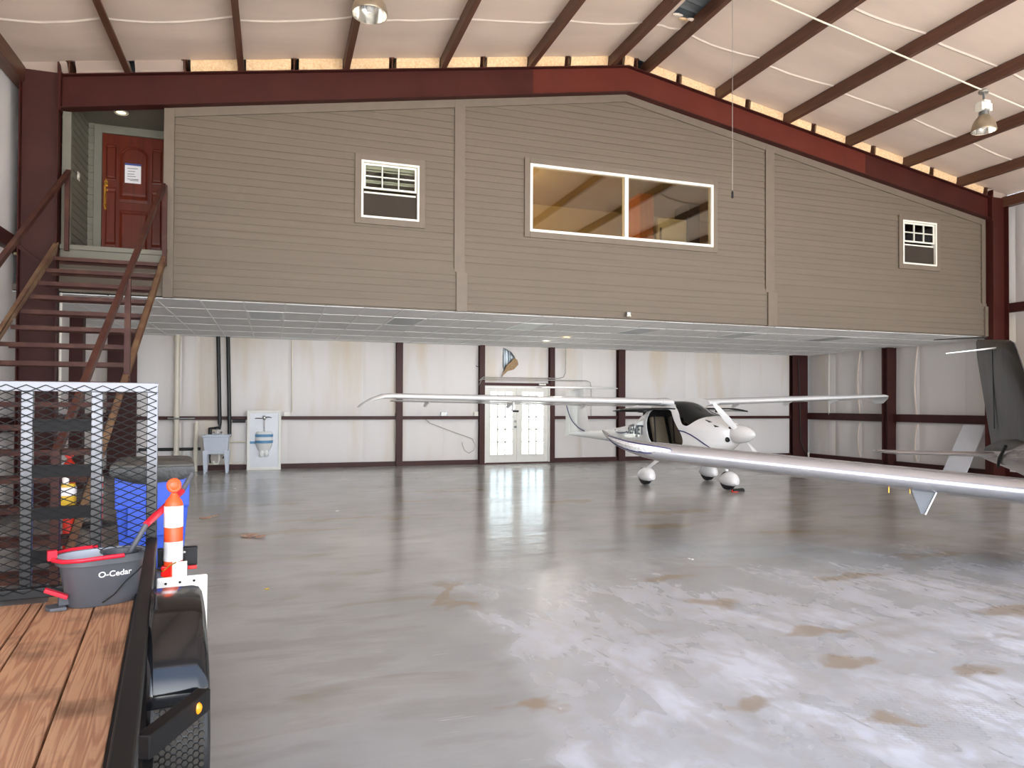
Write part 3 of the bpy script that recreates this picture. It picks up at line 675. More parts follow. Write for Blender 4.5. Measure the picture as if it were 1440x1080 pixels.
# ---- mezzanine underside: tile ceiling
cm = struct('ceiling_mezzanine', label='suspended tile ceiling under the mezzanine')
obj('deck', MB().box(XLW-.02, XRW, YM+.08, YB+.2, HB+.02, HB+.10), m_trimc, cm)
tx0, ty0, TX, TY = -.45-.61*5, YM+.12, .61, 1.22
troff = [-.15, 2.38, 4.9, 7.33, 9.86, 12.25]
tile_me = {}
nx = 31
xs = [tx0+TX*i for i in range(nx+1)]
ysr = [12.56-1.22, 12.56, 13.78, 15.0, 16.22, 17.44, 18.0]
for i in range(nx):
    for j in range(6):
        xa, xb = xs[i], min(xs[i+1], XRW-.02); ya, yb = max(ysr[j], YM+.1), min(ysr[j+1], YB+.16)
        if xb-xa < .1: continue
        if j == 1 and any(abs((xa+xb)/2-t) < .31 for t in troff): continue
        key = (round(xb-xa, 3), round(yb-ya, 3))
        if key not in tile_me: tile_me[key] = mesh('ceiling_tile', MB().box(.013, key[0]-.013, .013, key[1]-.013, 0, .015))
        o = obj('ceiling_tile', tile_me[key], m_tile, cm); o.location = (xa, ya, HB-.008+random.uniform(-.002, .002))
tb = MB()
for x in xs: tb.box(x-.012, x+.012, YM+.08, YB+.18, HB-.014, HB-.008)
for y in ysr[1:6]: tb.box(XLW, XRW, y-.012, y+.012, HB-.0145, HB-.0085)
obj('tbar_grid', tb, m_tbar, cm)
for k, t in enumerate(troff):
    i = min(range(nx), key=lambda q: abs((xs[q]+xs[q+1])/2-t)); xa, xb = xs[i], xs[i+1]
    lt_ = thing('troffer_light', ['unlit square ceiling troffer, first from the stairs', 'unlit ceiling troffer, second from the stairs', 'unlit ceiling troffer in front of the french doors', 'unlit ceiling troffer above the white aircraft fin', 'unlit ceiling troffer, second from the right wall', 'unlit ceiling troffer nearest the right wall'][k], 'ceiling light', ((xa+xb)/2, 13.17, HB-.012), 0, 'troffers in the tile ceiling')
    obj('light_frame', MB().box(-.295,.295,-.6,-.57,-.006,.004).box(-.295,.295,.57,.6,-.006,.004).box(-.295,-.265,-.57,.57,-.006,.004).box(.265,.295,-.57,.57,-.006,.004), m_tbar, lt_)
    obj('lens', MB().box(-.265,.265,-.57,.57,-.002,.004), m_lens, lt_)
fl_ = thing('flood_light', 'small white flood lamp fixed to the bottom of the siding', 'lamp', (6.03, YM+.01, 3.16))
obj('housing', MB().box(-.035,.035,-.05,.0,.0,.05), m_steel, fl_); obj('lamp_head', MB().lathe([(.02,.0),(.045,-.045),(.04,-.05),(.01,-.05)], (0,-.05,.02), 14, 'z', True), m_white, fl_, smooth=True)

# ---- french doors
df = struct('door_2', label='white french doors with fifteen pane lites in the back wall')
obj('door_frame', MB().box(5.18, 5.22, YB+.03, YB+.2, 0, 2.04).box(6.96, 7.0, YB+.03, YB+.2, 0, 2.04).box(5.22, 6.96, YB+.03, YB+.2, 2.0, 2.04), m_doorw, df)
obj('sill', MB().box(5.18, 7.0, YB+.0, YB+.22, 0, .03), m_stair, df)
for q, (xa, xb) in enumerate(((5.225, 6.085), (6.095, 6.955))):
    y0, y1 = YB+.07, YB+.115
    ga, gb, g0, g1 = xa+.125, xb-.125, .24, 1.88
    lf = obj('door_leaf', MB().box(xa, ga, y0, y1, .035, 1.995).box(gb, xb, y0, y1, .035, 1.995).box(ga, gb, y0, y1, .035, g0).box(ga, gb, y0, y1, g1, 1.995)
             .box(ga-.02, ga, y0-.012, y0, g0-.02, g1+.02).box(gb, gb+.02, y0-.012, y0, g0-.02, g1+.02).box(ga, gb, y0-.012, y0, g0-.02, g0).box(ga, gb, y0-.012, y0, g1, g1+.02), m_doorw, df)
    cw, ch = (gb-ga)/3, (g1-g0)/5
    for i in range(3):
        for j in range(5):
            obj('pane', MB().box(ga+i*cw+.008, ga+(i+1)*cw-.008, y0+.018, y0+.022, g0+j*ch+.008, g0+(j+1)*ch-.008), m_glass, lf)
    for i in range(1, 3): obj('muntin', MB().box(ga+i*cw-.013, ga+i*cw+.013, y0+.006, y1-.006, g0, g1), m_doorw, lf)
    for j in range(1, 5): obj('muntin', MB().box(ga, gb, y0+.006, y1-.006, g0+j*ch-.013, g0+j*ch+.013), m_doorw, lf)
obj('astragal', MB().box(6.07, 6.11, YB+.05, YB+.07, .035, 1.995), m_doorw, df)
kn = obj('door_knob', MB().lathe([(.03,0),(.03,-.012),(.012,-.02),(.012,-.04),(.028,-.05),(.03,-.065),(.015,-.078)], (6.03, YB+.07, .96), 14, 'y', True), m_steel, df, smooth=True)
obj('deadbolt', MB().lathe([(.03,0),(.03,-.015),(.02,-.022)], (6.03, YB+.07, 1.11), 14, 'y', True), m_steel, df, smooth=True)

# ------------------------------------------------------------------ staircase
RISE, RUN, Y0S = .2206, .3244, 5.9
def nose(y): return .68*(y-Y0S)
st = thing('staircase', 'dark red open tread steel staircase rising to the porch beside the left wall', 'stairs', (0, 0, 0))
for (xo, d) in ((-2.86, 1), (-1.535, -1)):
    sgn = -d                                               # flanges face outward
    def q(y, off): return (y-off*.562, nose(y)+.05-off*.827) # off: distance below the top edge
    o = MB(); xw = xo+(0 if d > 0 else 0)
    A, B = Y0S+.05, 11.38
    def strip(x0, x1, o0, o1):
        ya, za = q(A, o0); yb, zb = q(B, o0); yc, zc = q(B, o1); yd, zd = q(A, o1)
        za, zd = max(za, .012), max(zd, .012)
        return [(ya, za), (yb, zb), (yc, zc), (yd, zd)], x0, x1
    for pl_, x0, x1 in (strip(xo-.004, xo+.004, 0, .25), strip(min(xo, xo-d*.06), max(xo, xo-d*.06), 0, .012), strip(min(xo, xo-d*.06), max(xo, xo-d*.06), .238, .25)):
        o.prism(pl_, lambda u, v, dd: (dd, u, v), x0, x1)
    obj('stringer', o, m_string, st)
for i in range(1, 17):
    z = 3.75-RISE*i; y = Y0S+z/.68+.05
    if z < .1: continue
    obj('tread', MB().box(-2.852, -1.543, y-.03, y+.24, z-.012, z).box(-2.852, -1.543, y-.035, y-.03, z-.05, z).box(-2.852, -1.543, y+.235, y+.24, z-.05, z), m_stair, st)
hr = MB().bar((-1.52, 11.2, nose(11.2)+1.06), (-1.52, 6.05, nose(6.05)+1.06), .055, .055).bar((-1.52, 6.05, nose(6.05)+1.085), (-1.52, 6.05, .0), .055, .055)
obj('handrail', hr, m_stair, st)
for y in (11.2, 8.57): obj('rail_post', MB().bar((-1.50, y, nose(y)-.1), (-1.50, y, nose(y)+1.06), .055, .055), m_stair, st)
obj('handrail', MB().bar((-2.76, 11.42, nose(11.42)+1.04), (-2.76, 5.9, nose(5.9)+1.04), .055, .055), m_stair, st)
for y in (11.36, 8.57, 6.05): obj('rail_post', MB().bar((-2.76, y, nose(y)-.05), (-2.76, y, nose(y)+1.04), .055, .055), m_stair, st)

# ------------------------------------------------------------------ plumbing and fittings on the back wall
def pipe(name, label, pts, r, mat, cat='pipe', n=10, fit=None):
    o = thing(name, label, cat, pts[0]); p0 = Vector(pts[0])
    obj('pipe_run', MB().tube([Vector(p)-p0 for p in pts], r, n), mat, o, smooth=True)
    for f in fit or []:
        c = Vector(f[0])-p0; ax = Vector(f[1])
        obj('coupling', MB().tube([c-ax, c+ax], r*1.22, n), mat, o, smooth=True)
    return o
YW = YB-.045
pipe('drain_pipe', 'cream plastic pipe running from floor to tile ceiling left of the sink', [(-2.07, YW-.04, 0), (-2.07, YW-.04, HB-.01)], .058, m_pvc, fit=[((-2.07, YW-.04, .36), (0,0,.06)), ((-2.07, YW-.04, 1.3), (0,0,.05)), ((-2.07, YW-.04, 2.98), (0,0,.05))])
pipe('insulated_pipe', 'black pipe from the ceiling that jogs left behind the sink', [(-1.22, YW, HB-.01), (-1.17, YW, 1.1), (-1.17, YW, .98), (-1.37, YW, .97), (-1.38, YW, .45)], .043, m_blackplastic)
pipe('insulated_pipe', 'straight black pipe dropping to the right side of the sink', [(-1.01, YW, HB-.01), (-.96, YW, 1.0), (-.96, YW, .78)], .043, m_blackplastic)
pipe('insulated_pipe', 'short black pipe along the girt between sink and urinal board', [(-.90, YW, 1.14), (-.62, YW, 1.14)], .04, m_blackplastic)
pipe('drain_pipe', 'black horizontal pipe low on the wall behind the bin', [(-2.85, YW+.11, .50), (-1.58, YW+.11, .50)], .035, m_blackplastic)
pipe('vent_pipe', 'grey white standpipe with couplings just left of the sink', [(-1.67, YW-.05, 0), (-1.67, YW-.05, .6), (-1.65, YW-.05, 1.12)], .045, m_pvc, fit=[((-1.67, YW-.05, .4), (0,0,.09)), ((-1.66, YW-.05, .75), (0,0,.04)), ((-1.655, YW-.05, 1.0), (0,0,.05))])
pipe('supply_pipe', 'short steel pipe lying along the girt left of the sink', [(-2.24, YW-.13, 1.20), (-1.68, YW-.13, 1.20)], .018, m_steel)
pipe('supply_pipe', 'thin white pipe low between sink and urinal board', [(-.95, YW, .66), (-.60, YW, .66)], .018, m_pvc)
pipe('supply_pipe', 'thin white pipe just above the floor behind the sink', [(-1.55, YW, .16), (-.60, YW, .16)], .018, m_pvc)
pipe('downspout', 'white pipe beside the left column curving away near the floor', [(XL+.021, YM+.07, HB), (XL+.021, YM+.07, 1.7), (XL+.0, YM+.14, 1.55), (XL-.12, YM+.14, 1.46)], .02, m_white)
sk = thing('laundry_sink', 'pale blue plastic laundry sink on four tapered legs by the back wall', 'sink', (-1.2, 17.14, 0))
def rect(x, y, z): return [(-x,-y,z),(x,-y,z),(x,y,z),(-x,y,z)]
tub = MB().loft([rect(.225,.20,.42), rect(.235,.21,.425), rect(.26,.245,.80), rect(.285,.27,.805), rect(.285,.27,.84), rect(.255,.24,.84), rect(.25,.235,.80), rect(.205,.18,.46)], True)
obj('basin', tub, m_sink, sk, bevel=.008)
for sx_ in (-1, 1):
    for sy_ in (-1, 1):
        obj('leg', MB().loft([[(sx_*.225-.02, sy_*.21-.02, 0),(sx_*.225+.02, sy_*.21-.02, 0),(sx_*.225+.02, sy_*.21+.02, 0),(sx_*.225-.02, sy_*.21+.02, 0)], [(sx_*.215-.055, sy_*.205-.03, .5),(sx_*.215+.055, sy_*.205-.03, .5),(sx_*.215+.055, sy_*.205+.03, .5),(sx_*.215-.055, sy_*.205+.03, .5)]]), m_sink, sk)
fa = obj('faucet', MB().box(-.10,.10,.2,.25,.84,.865).tube([(0,.225,.86),(0,.225,.95),(0,.17,.99),(0,.09,.97)], .012, 8), m_chrome, sk, smooth=True)
for x in (-.08, .08): obj('tap_handle', MB().lathe([(.022,0),(.026,.03),(.01,.045)], (x,.225,.865), 10, 'z', True), m_chrome, fa, smooth=True)
obj('drain_trap', MB().tube([(.05,0,.45),(.05,0,.25),(.02,0,.19),(-.04,0,.19),(-.07,0,.25),(-.07,.15,.26)], .022, 8), m_white, sk, smooth=True)
for pts in ([(-.14,.12,.45),(-.15,.15,.3),(-.14,.2,.2)], [(.14,.12,.45),(.16,.15,.36),(.12,.2,.3)]): obj('supply_hose', MB().tube(pts, .014, 6), m_blackplastic, sk, smooth=True)
ub = thing('wallboard', 'white framed wallboard behind the urinal', 'board', (-.205, YW-.02, 0))
obj('board', MB().box(-.33,.33,-.02,.02,.05,1.33), m_frp, ub)
obj('frame', MB().box(-.375,-.315,-.05,.03,0,1.385).box(.315,.375,-.05,.03,0,1.385).box(-.315,.315,-.05,.03,1.325,1.385).box(-.315,.315,-.05,.03,0,.06), m_doorw, ub, bevel=.004)
ur = thing('urinal', 'white porcelain urinal wrapped with blue tape, chrome flush valve above', 'urinal', (-.205, YW-.05, .36))
rings = []
for z, w, dpt in ((0, .05, .06), (.05, .10, .10), (.12, .14, .14), (.2, .175, .20), (.26, .19, .24), (.32, .19, .18), (.42, .185, .13), (.5, .18, .12), (.53, .15, .10)):
    rings.append([(w*math.cos(PI*k/12), -dpt*math.sin(PI*k/12)**.8, z) for k in range(13)])
obj('bowl', MB().loft(rings, True), m_porcelain, ur, smooth=True)
obj('trapway', MB().ball((-.05,-.10,.02), .06, .06, .09).ball((.06,-.09,.03), .05, .05, .08), m_porcelain, ur, smooth=True)
for z in (.30, .44):
    pts = [(.196*math.cos(PI*k/12), -.01-(.235 if z < .4 else .14)*math.sin(PI*k/12)**.8, z) for k in range(13)]
    b_ = MB()
    for p in pts: b_.v += [(p[0], p[1], p[2]-.032), (p[0], p[1], p[2]+.032)]
    for k in range(12): b_.f.append((2*k, 2*k+2, 2*k+3, 2*k+1))
    obj('tape_band', b_, m_ptape, ur, solid=.004)
obj('tape_tail', MB().box(-.31, -.19, -.05, -.045, .255, .31), m_ptape, ur)
fv = obj('flush_valve', MB().tube([(0,-.05,.52),(0,-.05,.82)], .014, 8).ball((0,-.06,.85), .045, .045, .06).tube([(-.2,-.02,.84),(0,-.05,.84)], .012, 6), m_chrome, ur, smooth=True)
obj('flush_lever', MB().tube([(.03,-.06,.86),(.10,-.08,.87),(.16,-.09,.855)], [.02,.014,.01], 8), m_chrome, fv, smooth=True)
def ebox(x, z, w, h, lab, mat=m_steel, y=YP-.1):
    t = thing('electrical_box', lab, 'electrical box', (x, y, z)); obj('box_body', MB().box(-w/2, w/2, 0, .06, 0, h), mat, t, bevel=.003)
    obj('outlet_face', MB().box(-w/4, w/4, -.004, 0, h*.15, h*.45).box(-w/4, w/4, -.004, 0, h*.55, h*.85), m_white, t); return t
ebox(4.12, 1.247, .16, .10, 'small grey outlet box on the girt above the hanging cable')
ebox(4.97, 1.247, .11, .11, 'white outlet box on the girt against the door post', m_white)
ebox(.30, 1.247, .13, .09, 'white outlet box on the girt right of the urinal board', m_white)
pipe('conduit', 'thin grey conduit rising up the wall right of the urinal board', [(.42, YP-.09, 1.34), (.42, YP-.09, 1.6), (.40, YP-.05, HB-.02)], .014, m_pvc, 'conduit', fit=[((.42, YP-.09, 1.42), (0,0,.07))])
pipe('conduit', 'grey conduit crossing above the french doors and rising to the ceiling', [(5.02, YB-.02, 2.16), (5.12, YB-.03, 2.25), (7.22, YB-.03, 2.25), (7.36, YB-.03, 2.29), (7.42, YB-.03, 2.40), (7.43, YB-.03, HB-.02)], .013, m_conduit, 'conduit')
pipe('conduit', 'lower grey conduit crossing above the french doors and dropping at the aircraft fin', [(5.0, YB-.06, 2.05), (5.08, YB-.06, 2.20), (8.02, YB-.06, 2.20), (8.13, YB-.06, 2.16), (8.16, YB-.06, 2.04), (8.16, YB-.06, 1.25)], .013, m_conduit, 'conduit')
pipe('wire', 'thin grey cable hanging in a loop below the girt left of the doors', [(3.62, YP-.12, 1.18), (3.75, YP-.12, 1.07), (4.3, YP-.12, .86), (4.70, YP-.12, .72), (4.86, YP-.12, .66), (4.94, YP-.12, .5), (4.90, YP-.12, .36), (4.78, YP-.12, .29), (4.66, YP-.12, .36), (4.60, YP-.12, .5), (4.59, YP-.12, .58)], .008, m_conduit, 'cable', 6)
pipe('wire', 'black cable hanging down the corner column by the right wall', [(15.02, YB-.06, 3.0), (15.06, YB-.06, 1.9), (15.08, YB-.06, 1.2), (15.10, YB-.06, .5), (15.22, YB-.06, .2), (15.30, YB-.06, .08), (15.36, YB-.06, .016)], .014, m_blackplastic, 'cable', 6)
pipe('conduit', 'white conduit down the right wall near the corner column', [(XRW-.06, 16.75, 1.3), (XRW-.06, 16.75, HB-.02)], .014, m_white, 'conduit')
pipe('pipe_stub', 'small white pipe stub on the floor by the corner column', [(15.40, YB-.05, .0), (15.40, YB-.05, .14)], .03, m_white)
tg = thing('coat_hook', 'small dark hook on the post above the girt left of the doors', 'hook', (5.02, YB-.02, 2.52)); obj('hook_arm', MB().tube([(0,0,0),(-.08,-.03,0),(-.10,-.04,.03)], .008, 6), m_black, tg)
ex = thing('emergency_light', 'small twin lamp fixed to the header above the french doors', 'lamp', (6.75, YB-.01, 2.08))
obj('housing', MB().box(-.08,.08,-.03,.02,-.02,.02), m_white, ex)
for x in (-.07, .07): obj('lamp_head', MB().ball((x,-.04,.0), .035, .03, .03, 10, 6), m_white, ex, smooth=True)
for x_, s_ in ((-.1, 1), (6.9, 1)): pass

# ------------------------------------------------------------------ high bay lamps, conduit and pull cable
def highbay(x, y, zr, ztop, label, r=.215):
    t = thing('high_bay_lamp', label, 'ceiling lamp', (x, y, zr), 0, 'high bay lamps under the roof')
    sh = obj('reflector_shade', MB().lathe([(r,0),(r*1.02,.01),(r*.99,.05),(r*.9,.12),(r*.72,.19),(r*.48,.24),(r*.42,.26)], n=28), m_alu, t, smooth=True, solid=.004)
    obj('reflector_liner', MB().lathe([(r*.98,.005),(r*.95,.05),(r*.86,.12),(r*.68,.18),(r*.4,.23),(.01,.24)], n=28), m_aluin, t, smooth=True)
    obj('bulb', MB().lathe([(.008,.04),(.04,.05),(.055,.09),(.05,.13),(.025,.18),(.025,.23)], n=14, cap=True), m_porcelain, t, smooth=True)
    obj('collar', MB().lathe([(r*.42,.25),(r*.42,.32),(.03,.34)], n=16), m_steel, t, smooth=True)
    obj('ballast_box', MB().box(-.07,.07,-.07,.07,.35,.50).box(-.12,-.06,-.06,.06,.33,.46).box(.06,.12,-.06,.06,.33,.46), m_white, t, bevel=.006)
    obj('hanger_stem', MB().tube([(0,0,.50),(0,0,ztop-zr-.03)], .018, 8), m_steel, t, smooth=True)
    obj('junction_box', MB().lathe([(.02,0),(.075,.01),(.08,.04),(.06,.06)], (0,0,ztop-zr-.06), 14, 'z', True), m_conduit, t)
    return t
p2 = at(1389, 180, 11.65)
highbay(p2.x, 8.58, p2.z-.03, ZR(p2.x)-.02, 'aluminium high bay lamp hanging by the right hand purlins', .18)
p1 = at(520, 19, 8.7)
highbay(p1.x, p1.y, p1.z-.02, 6.86, 'aluminium high bay lamp at the top edge above the sash window')
pipe('ceiling_conduit', 'thin white conduit crossing under the right hand purlins to a lamp', [(6.3, 8.58, ZR(6.3)-.03), (XR-.3, 8.58, ZR(XR-.3)-.03)], .014, m_pvc, 'conduit')
c0 = at(1030, 268, 9.0)
pc = thing('pull_cord', 'thin cord with a small weight hanging from the roof ridge', 'cord', (c0.x, c0.y, c0.z))
obj('cord_line', MB().tube([(0,0,0),(0,0,ZR(c0.x)-c0.z+.1)], .004, 6), m_conduit, pc); obj('weight', MB().lathe([(.004,.0),(.014,-.02),(.016,-.09),(.004,-.1)], n=8, cap=True), m_black, pc)

# ------------------------------------------------------------------ trailer
tr = thing('utility_trailer', 'black utility trailer with a wooden plank bed and a raised mesh ramp gate', 'trailer', (-.64, 4.62, 0), math.atan2(.1236, .9923))
ZB, ZRL, TW = .44, .75, 1.98
NR = -5.4
obj('frame', MB().box(-.105,-.0,NR,.0,.28,ZB+.03).box(-TW,-TW+.105,NR,0,.28,ZB+.03).box(-TW+.105,-.105,-.07,.0,.28,ZB-.04).box(-TW+.105,-.105,NR,NR+.07,.28,ZB-.04).box(-TW+.105,-.105,-2.0,-1.93,.28,ZB-.04).box(-TW+.105,-.105,-1.4,-1.33,.28,ZB-.04), m_black, tr)
for x0 in (-.055, -TW):
    obj('side_rail', MB().box(x0,x0+.055,NR,.0,ZRL-.055,ZRL), m_blackgloss if False else m_black, tr, bevel=.006)
    for y in (-.03, -1.0, -2.6, -4.0, NR+.03): obj('rail_post', MB().box(x0+.003,x0+.052,y-.025,y+.025,.3,ZRL-.055), m_black, tr)
edges_x = [-.105-.0]
x = -.108
ws = [.19, .258, .055, .225, .255, .25, .25, .25, .14]
for w in ws:
    w = min(w, x+TW-.108)
    if w < .03: break
    obj('plank', MB().box(x-w+.004, x-.004, NR+.02, -.02 if w > .1 else -.02, ZB-.04, ZB+random.uniform(-.002, .002)), m_plank, tr, bevel=.004); x -= w
def fender(x0, x1):
    prof = [(-1.17,.40),(-1.175,.56),(-1.20,.66),(-1.26,.735),(-1.36,.765),(-1.58,.774),(-1.70,.768),(-1.80,.752),(-1.88,.722),(-1.94,.68),(-1.985,.625),(-2.01,.57),(-2.02,.52)]
    mb = MB(); n = len(prof); cols = [(x0,0,0),(x0+.02,.0,.0),(x1-.035,0,0),(x1-.012,-.006,.010),(x1,-.025,.03),(x1,-.07,.09)]
    for (y, z) in prof:
        for (xx, dz, sh) in cols: mb.v.append((xx, -1.69+(y+1.69)*(1-sh*.9), z+dz if z > .6 else z))
    m_ = len(cols)
    for i in range(n-1):
        for k in range(m_-1): a = i*m_+k; mb.f.append((a, a+1, a+m_+1, a+m_))
    return mb
def wheel(xc, sgn):
    ty = obj('tyre', MB().lathe([(.19,-.085),(.25,-.098),(.30,-.098),(.325,-.088),(.333,-.07),(.336,0),(.333,.07),(.325,.088),(.30,.098),(.25,.098),(.19,.085)], (xc,-1.69,.342), 48, 'x'), m_blackplastic, tr, smooth=True)
    obj('rim', MB().lathe([(.19,-.085),(.185,-.03),(.13,.0),(.05,.015*sgn),(.005,.02*sgn)], (xc,-1.69,.342), 28, 'x'), m_steel, tr, smooth=True)
    tb_ = MB(); N = 88
    for r_ in range(9):
        for k in range(N):
            th = 2*PI*(k+(r_ % 2)*.5)/N; xx = xc+(r_-4)*.0172; hexp = []
            for lv, rad in ((1, .334), (.86, .343)):
                for c in range(6):
                    a = PI/3*c; dx, dt = .0104*lv*math.cos(a), .0112*lv*math.sin(a)
                    t2 = th+dt/.34; hexp.append((xx+dx, -1.69+rad*math.cos(t2), .342+rad*math.sin(t2)))
            k0 = len(tb_.v); tb_.v += hexp; tb_.f.append(tuple(k0+6+c for c in range(6)))
            for c in range(6): tb_.f.append((k0+c, k0+(c+1) % 6, k0+6+(c+1) % 6, k0+6+c))
    t_ = obj('tread_blocks', tb_, m_rubber, ty); t_['kind'] = 'stuff'
wheel(.10, 1); wheel(-TW-.10, -1)
obj('axle', MB().tube([(-TW-.1,-1.69,.342),(.1,-1.69,.342)], .03, 10), m_black, tr)
for x0, x1 in ((.0, .188), (-TW, -TW-.188)):
    obj('fender', fender(x0, x1), m_blackgloss, tr, smooth=True, solid=.004)
    s_ = 1 if x1 > x0 else -1
    br = obj('fender_brace', MB().bar((x0, -2.40, .565), (x0+s_*.172, -2.11, .565), .045, .07).box(min(x0, x0+s_*.03), max(x0, x0+s_*.03), -2.5, -2.36, .3, .53), m_black, tr, bevel=.004)
    obj('marker_light', MB().ball((x0+s_*.148, -2.188, .568), .016, .012, .02, 10, 6), m_amber, br, smooth=True)
# rear light bar
lb = obj('light_bar', MB().box(.0,.218,.08,.10,.555,.668).box(.0,.218,.04,.08,.66,.668), m_black, tr)
for x in (.10, .145): obj('bolt', MB().ball((x,.035,.60+.045), .008, .006, .008, 8, 5), m_bolt, lb)
obj('tail_light', MB().box(.02,.075,-.005,.05,.515,.575), m_redlens, lb, bevel=.006)
obj('marker_light', MB().box(.165,.215,.03,.06,.54,.56), m_redlens, lb, bevel=.004)
obj('licence_bracket', MB().box(.08,.16,-.02,.0,.50,.60), m_white, lb, bevel=.003)
obj('light_wire', MB().tube([(-.02,.03,.56),(.03,-.01,.55),(.07,-.02,.585),(.10,-.03,.60)], .004, 6), m_brass, lb)
obj('splash_panel', MB().box(.012,.228,-1.0,-.985,.40,.728), m_white, tr, bevel=.01, label='white plate behind the fender')
obj('bolt', MB().ball((.05,-1.003,0.701), .006, .005, .006, 8, 5).ball((.11,-1.003,0.703), .006, .005, .006, 8, 5).ball((.17,-1.003,0.705), .006, .005, .006, 8, 5), m_black, tr)
# ramp gate
GY, GB, GT = .055, .455, 1.655
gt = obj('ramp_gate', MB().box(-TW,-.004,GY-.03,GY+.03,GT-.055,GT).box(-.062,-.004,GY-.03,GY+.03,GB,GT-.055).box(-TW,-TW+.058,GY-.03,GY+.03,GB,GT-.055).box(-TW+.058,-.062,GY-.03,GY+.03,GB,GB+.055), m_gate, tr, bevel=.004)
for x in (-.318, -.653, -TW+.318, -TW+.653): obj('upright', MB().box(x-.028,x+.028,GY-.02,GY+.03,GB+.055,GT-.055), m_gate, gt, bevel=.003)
for xa, xb in ((-.625, -.346), (-TW+.346, -TW+.625)):
    for z in (1.41, 1.155, .92, .68): obj('step_angle', MB().box(xa,xb,GY-.03,GY-.024,z-.035,z+.035).box(xa,xb,GY-.024,GY+.04,z-.004,z+.002).box(xa,xb,GY-.036,GY-.03,z+.02,z+.035), m_mesh, gt)
ms = MB(); wD, hD, th_ = .092, .0213, .0045; nrow = int((GT-.04-GB)/hD); ncol = int((TW-.02)/wD)
for r_ in range(nrow):
    zc = GB+.03+r_*hD
    for k in range(ncol*2+1):
        xa = -.012-k*wD/2; xb = xa-wD/2
        up0 = (k+r_) % 2
        za, zb_ = zc+hD*up0, zc+hD*(1-up0)
        if xb < -TW+.01: continue
        ms.bar((xa, GY-.034, za), (xb, GY-.034, zb_), .004, .0048)
em_ = obj('expanded_mesh', ms, m_mesh, gt); em_['kind'] = 'stuff'
jk = obj('coupler_tongue', MB().bar((-TW/2+.5, NR, .34), (-TW/2, NR-1.2, .34), .06, .08).bar((-TW/2-.5, NR, .34), (-TW/2, NR-1.2, .34), .06, .08).box(-TW/2-.05, -TW/2+.05, NR-1.4, NR-1.15, .33, .42).tube([(-TW/2,NR-1.0,.0),(-TW/2,NR-1.0,.6)], .03, 10), m_black, tr)
TM = tr.matrix_basis.copy()
TM = Matrix.Translation((-.64, 4.62, 0)) @ Matrix.Rotation(math.atan2(.1236, .9923), 4, 'Z')

# ------------------------------------------------------------------ mop bucket and mop on the trailer
bpos = TM @ Vector((-.268, -.125, ZB))
bk = thing('mop_bucket', 'charcoal oval spin mop bucket with red handle standing on the trailer planks', 'bucket', bpos, math.atan2(.1236, .9923)+math.radians(14)); bk.scale = (1.06, 1.04, 1.03)
def oval(a, b, z, n=36, e=2.6, dx=0):
    r = []
    for k in range(n):
        t = 2*PI*k/n; c, s_ = math.cos(t), math.sin(t)
        r.append((dx+a*math.copysign(abs(c)**(2/e), c), b*math.copysign(abs(s_)**(2/e), s_), z))
    return r
obj('tub', MB().loft([oval(.155,.105,.0), oval(.162,.11,.006), oval(.195,.135,.215), oval(.197,.137,.22), oval(.212,.15,.222), oval(.212,.15,.262), oval(.206,.144,.262), oval(.2,.138,.23)], False), m_bucket, bk, smooth=True)
obj('bottom', MB().loft([oval(.155,.105,.004), oval(.15,.1,.012)], True), m_bucket, bk)
obj('liner', MB().loft([oval(.205,.143,.258), oval(.19,.128,.20), oval(.17,.11,.08)], False).loft([oval(.17,.11,.08), oval(.16,.10,.075)], True), m_bucketin, bk, smooth=True)
obj('wringer_basket', MB().lathe([(.095,.255),(.1,.262),(.085,.255),(.08,.19),(.02,.17)], (.085,0,0), 24), m_bucket, bk, smooth=True)
obj('carry_handle', MB().tube([(.07,-.155,.262),(-.02,-.160,.262),(-.12,-.152,.258),(-.19,-.115,.255),(-.225,-.04,.255),(-.225,.04,.258),(-.19,.115,.262),(-.12,.152,.266),(.0,.160,.268)], .011, 8).box(-.245,-.205,-.02,.02,.25,.30), m_redplastic, bk, smooth=True)
obj('pedal_foot', MB().prism([(-.17,-.09),(-.24,-.075),(-.255,-.03),(-.25,.02),(-.17,.03)], lambda u,v,d: (u,v,d), .0, .018).box(-.20,-.155,-.05,.0,.018,.07), m_bucket, bk, bevel=.004)
obj('foot_pedal', MB().bar((-.262,-.06,.115), (-.165,-.075,.065), .045, .02), m_redplastic, bk, bevel=.004)
obj('seam_rib', MB().tube([(-.02-.0,-.1405+.022,.02),(.03,-.137,.06),(.08,-.139,.12),(.14,-.124,.165),(.19,-.085,.2)], .004, 6), m_blackplastic, bk, smooth=True)
def text_mesh(txt, size, ext=.001):
    c = bpy.data.curves.new('t', 'FONT'); c.body = txt; c.size = size; c.extrude = ext; c.align_x = 'CENTER'; c.align_y = 'CENTER'; c.offset = size*.02
    o = bpy.data.objects.new('t', c); COL.objects.link(o); dg = bpy.context.evaluated_depsgraph_get()
    me = bpy.data.meshes.new_from_object(o.evaluated_get(dg)); bpy.data.objects.remove(o); me.materials.clear(); return me
me = text_mesh('O-Cedar', .042)
for v in me.vertices:                                       # bend onto the oval front of the tub
    x, y, z = v.co; zz = .168+y; f = .135*(zz/.215)*.27+.105*1.0
    a = .155+.04*zz/.215; b_ = .105+.03*zz/.215; xx = x+.035
    yy = -b_*(1-abs(xx/a)**2.6)**(1/2.6)
    v.co = (xx, yy-.005-z*1.0, zz)
obj('lettering', me, m_reflect, bk, label='white brand lettering on the bucket front')
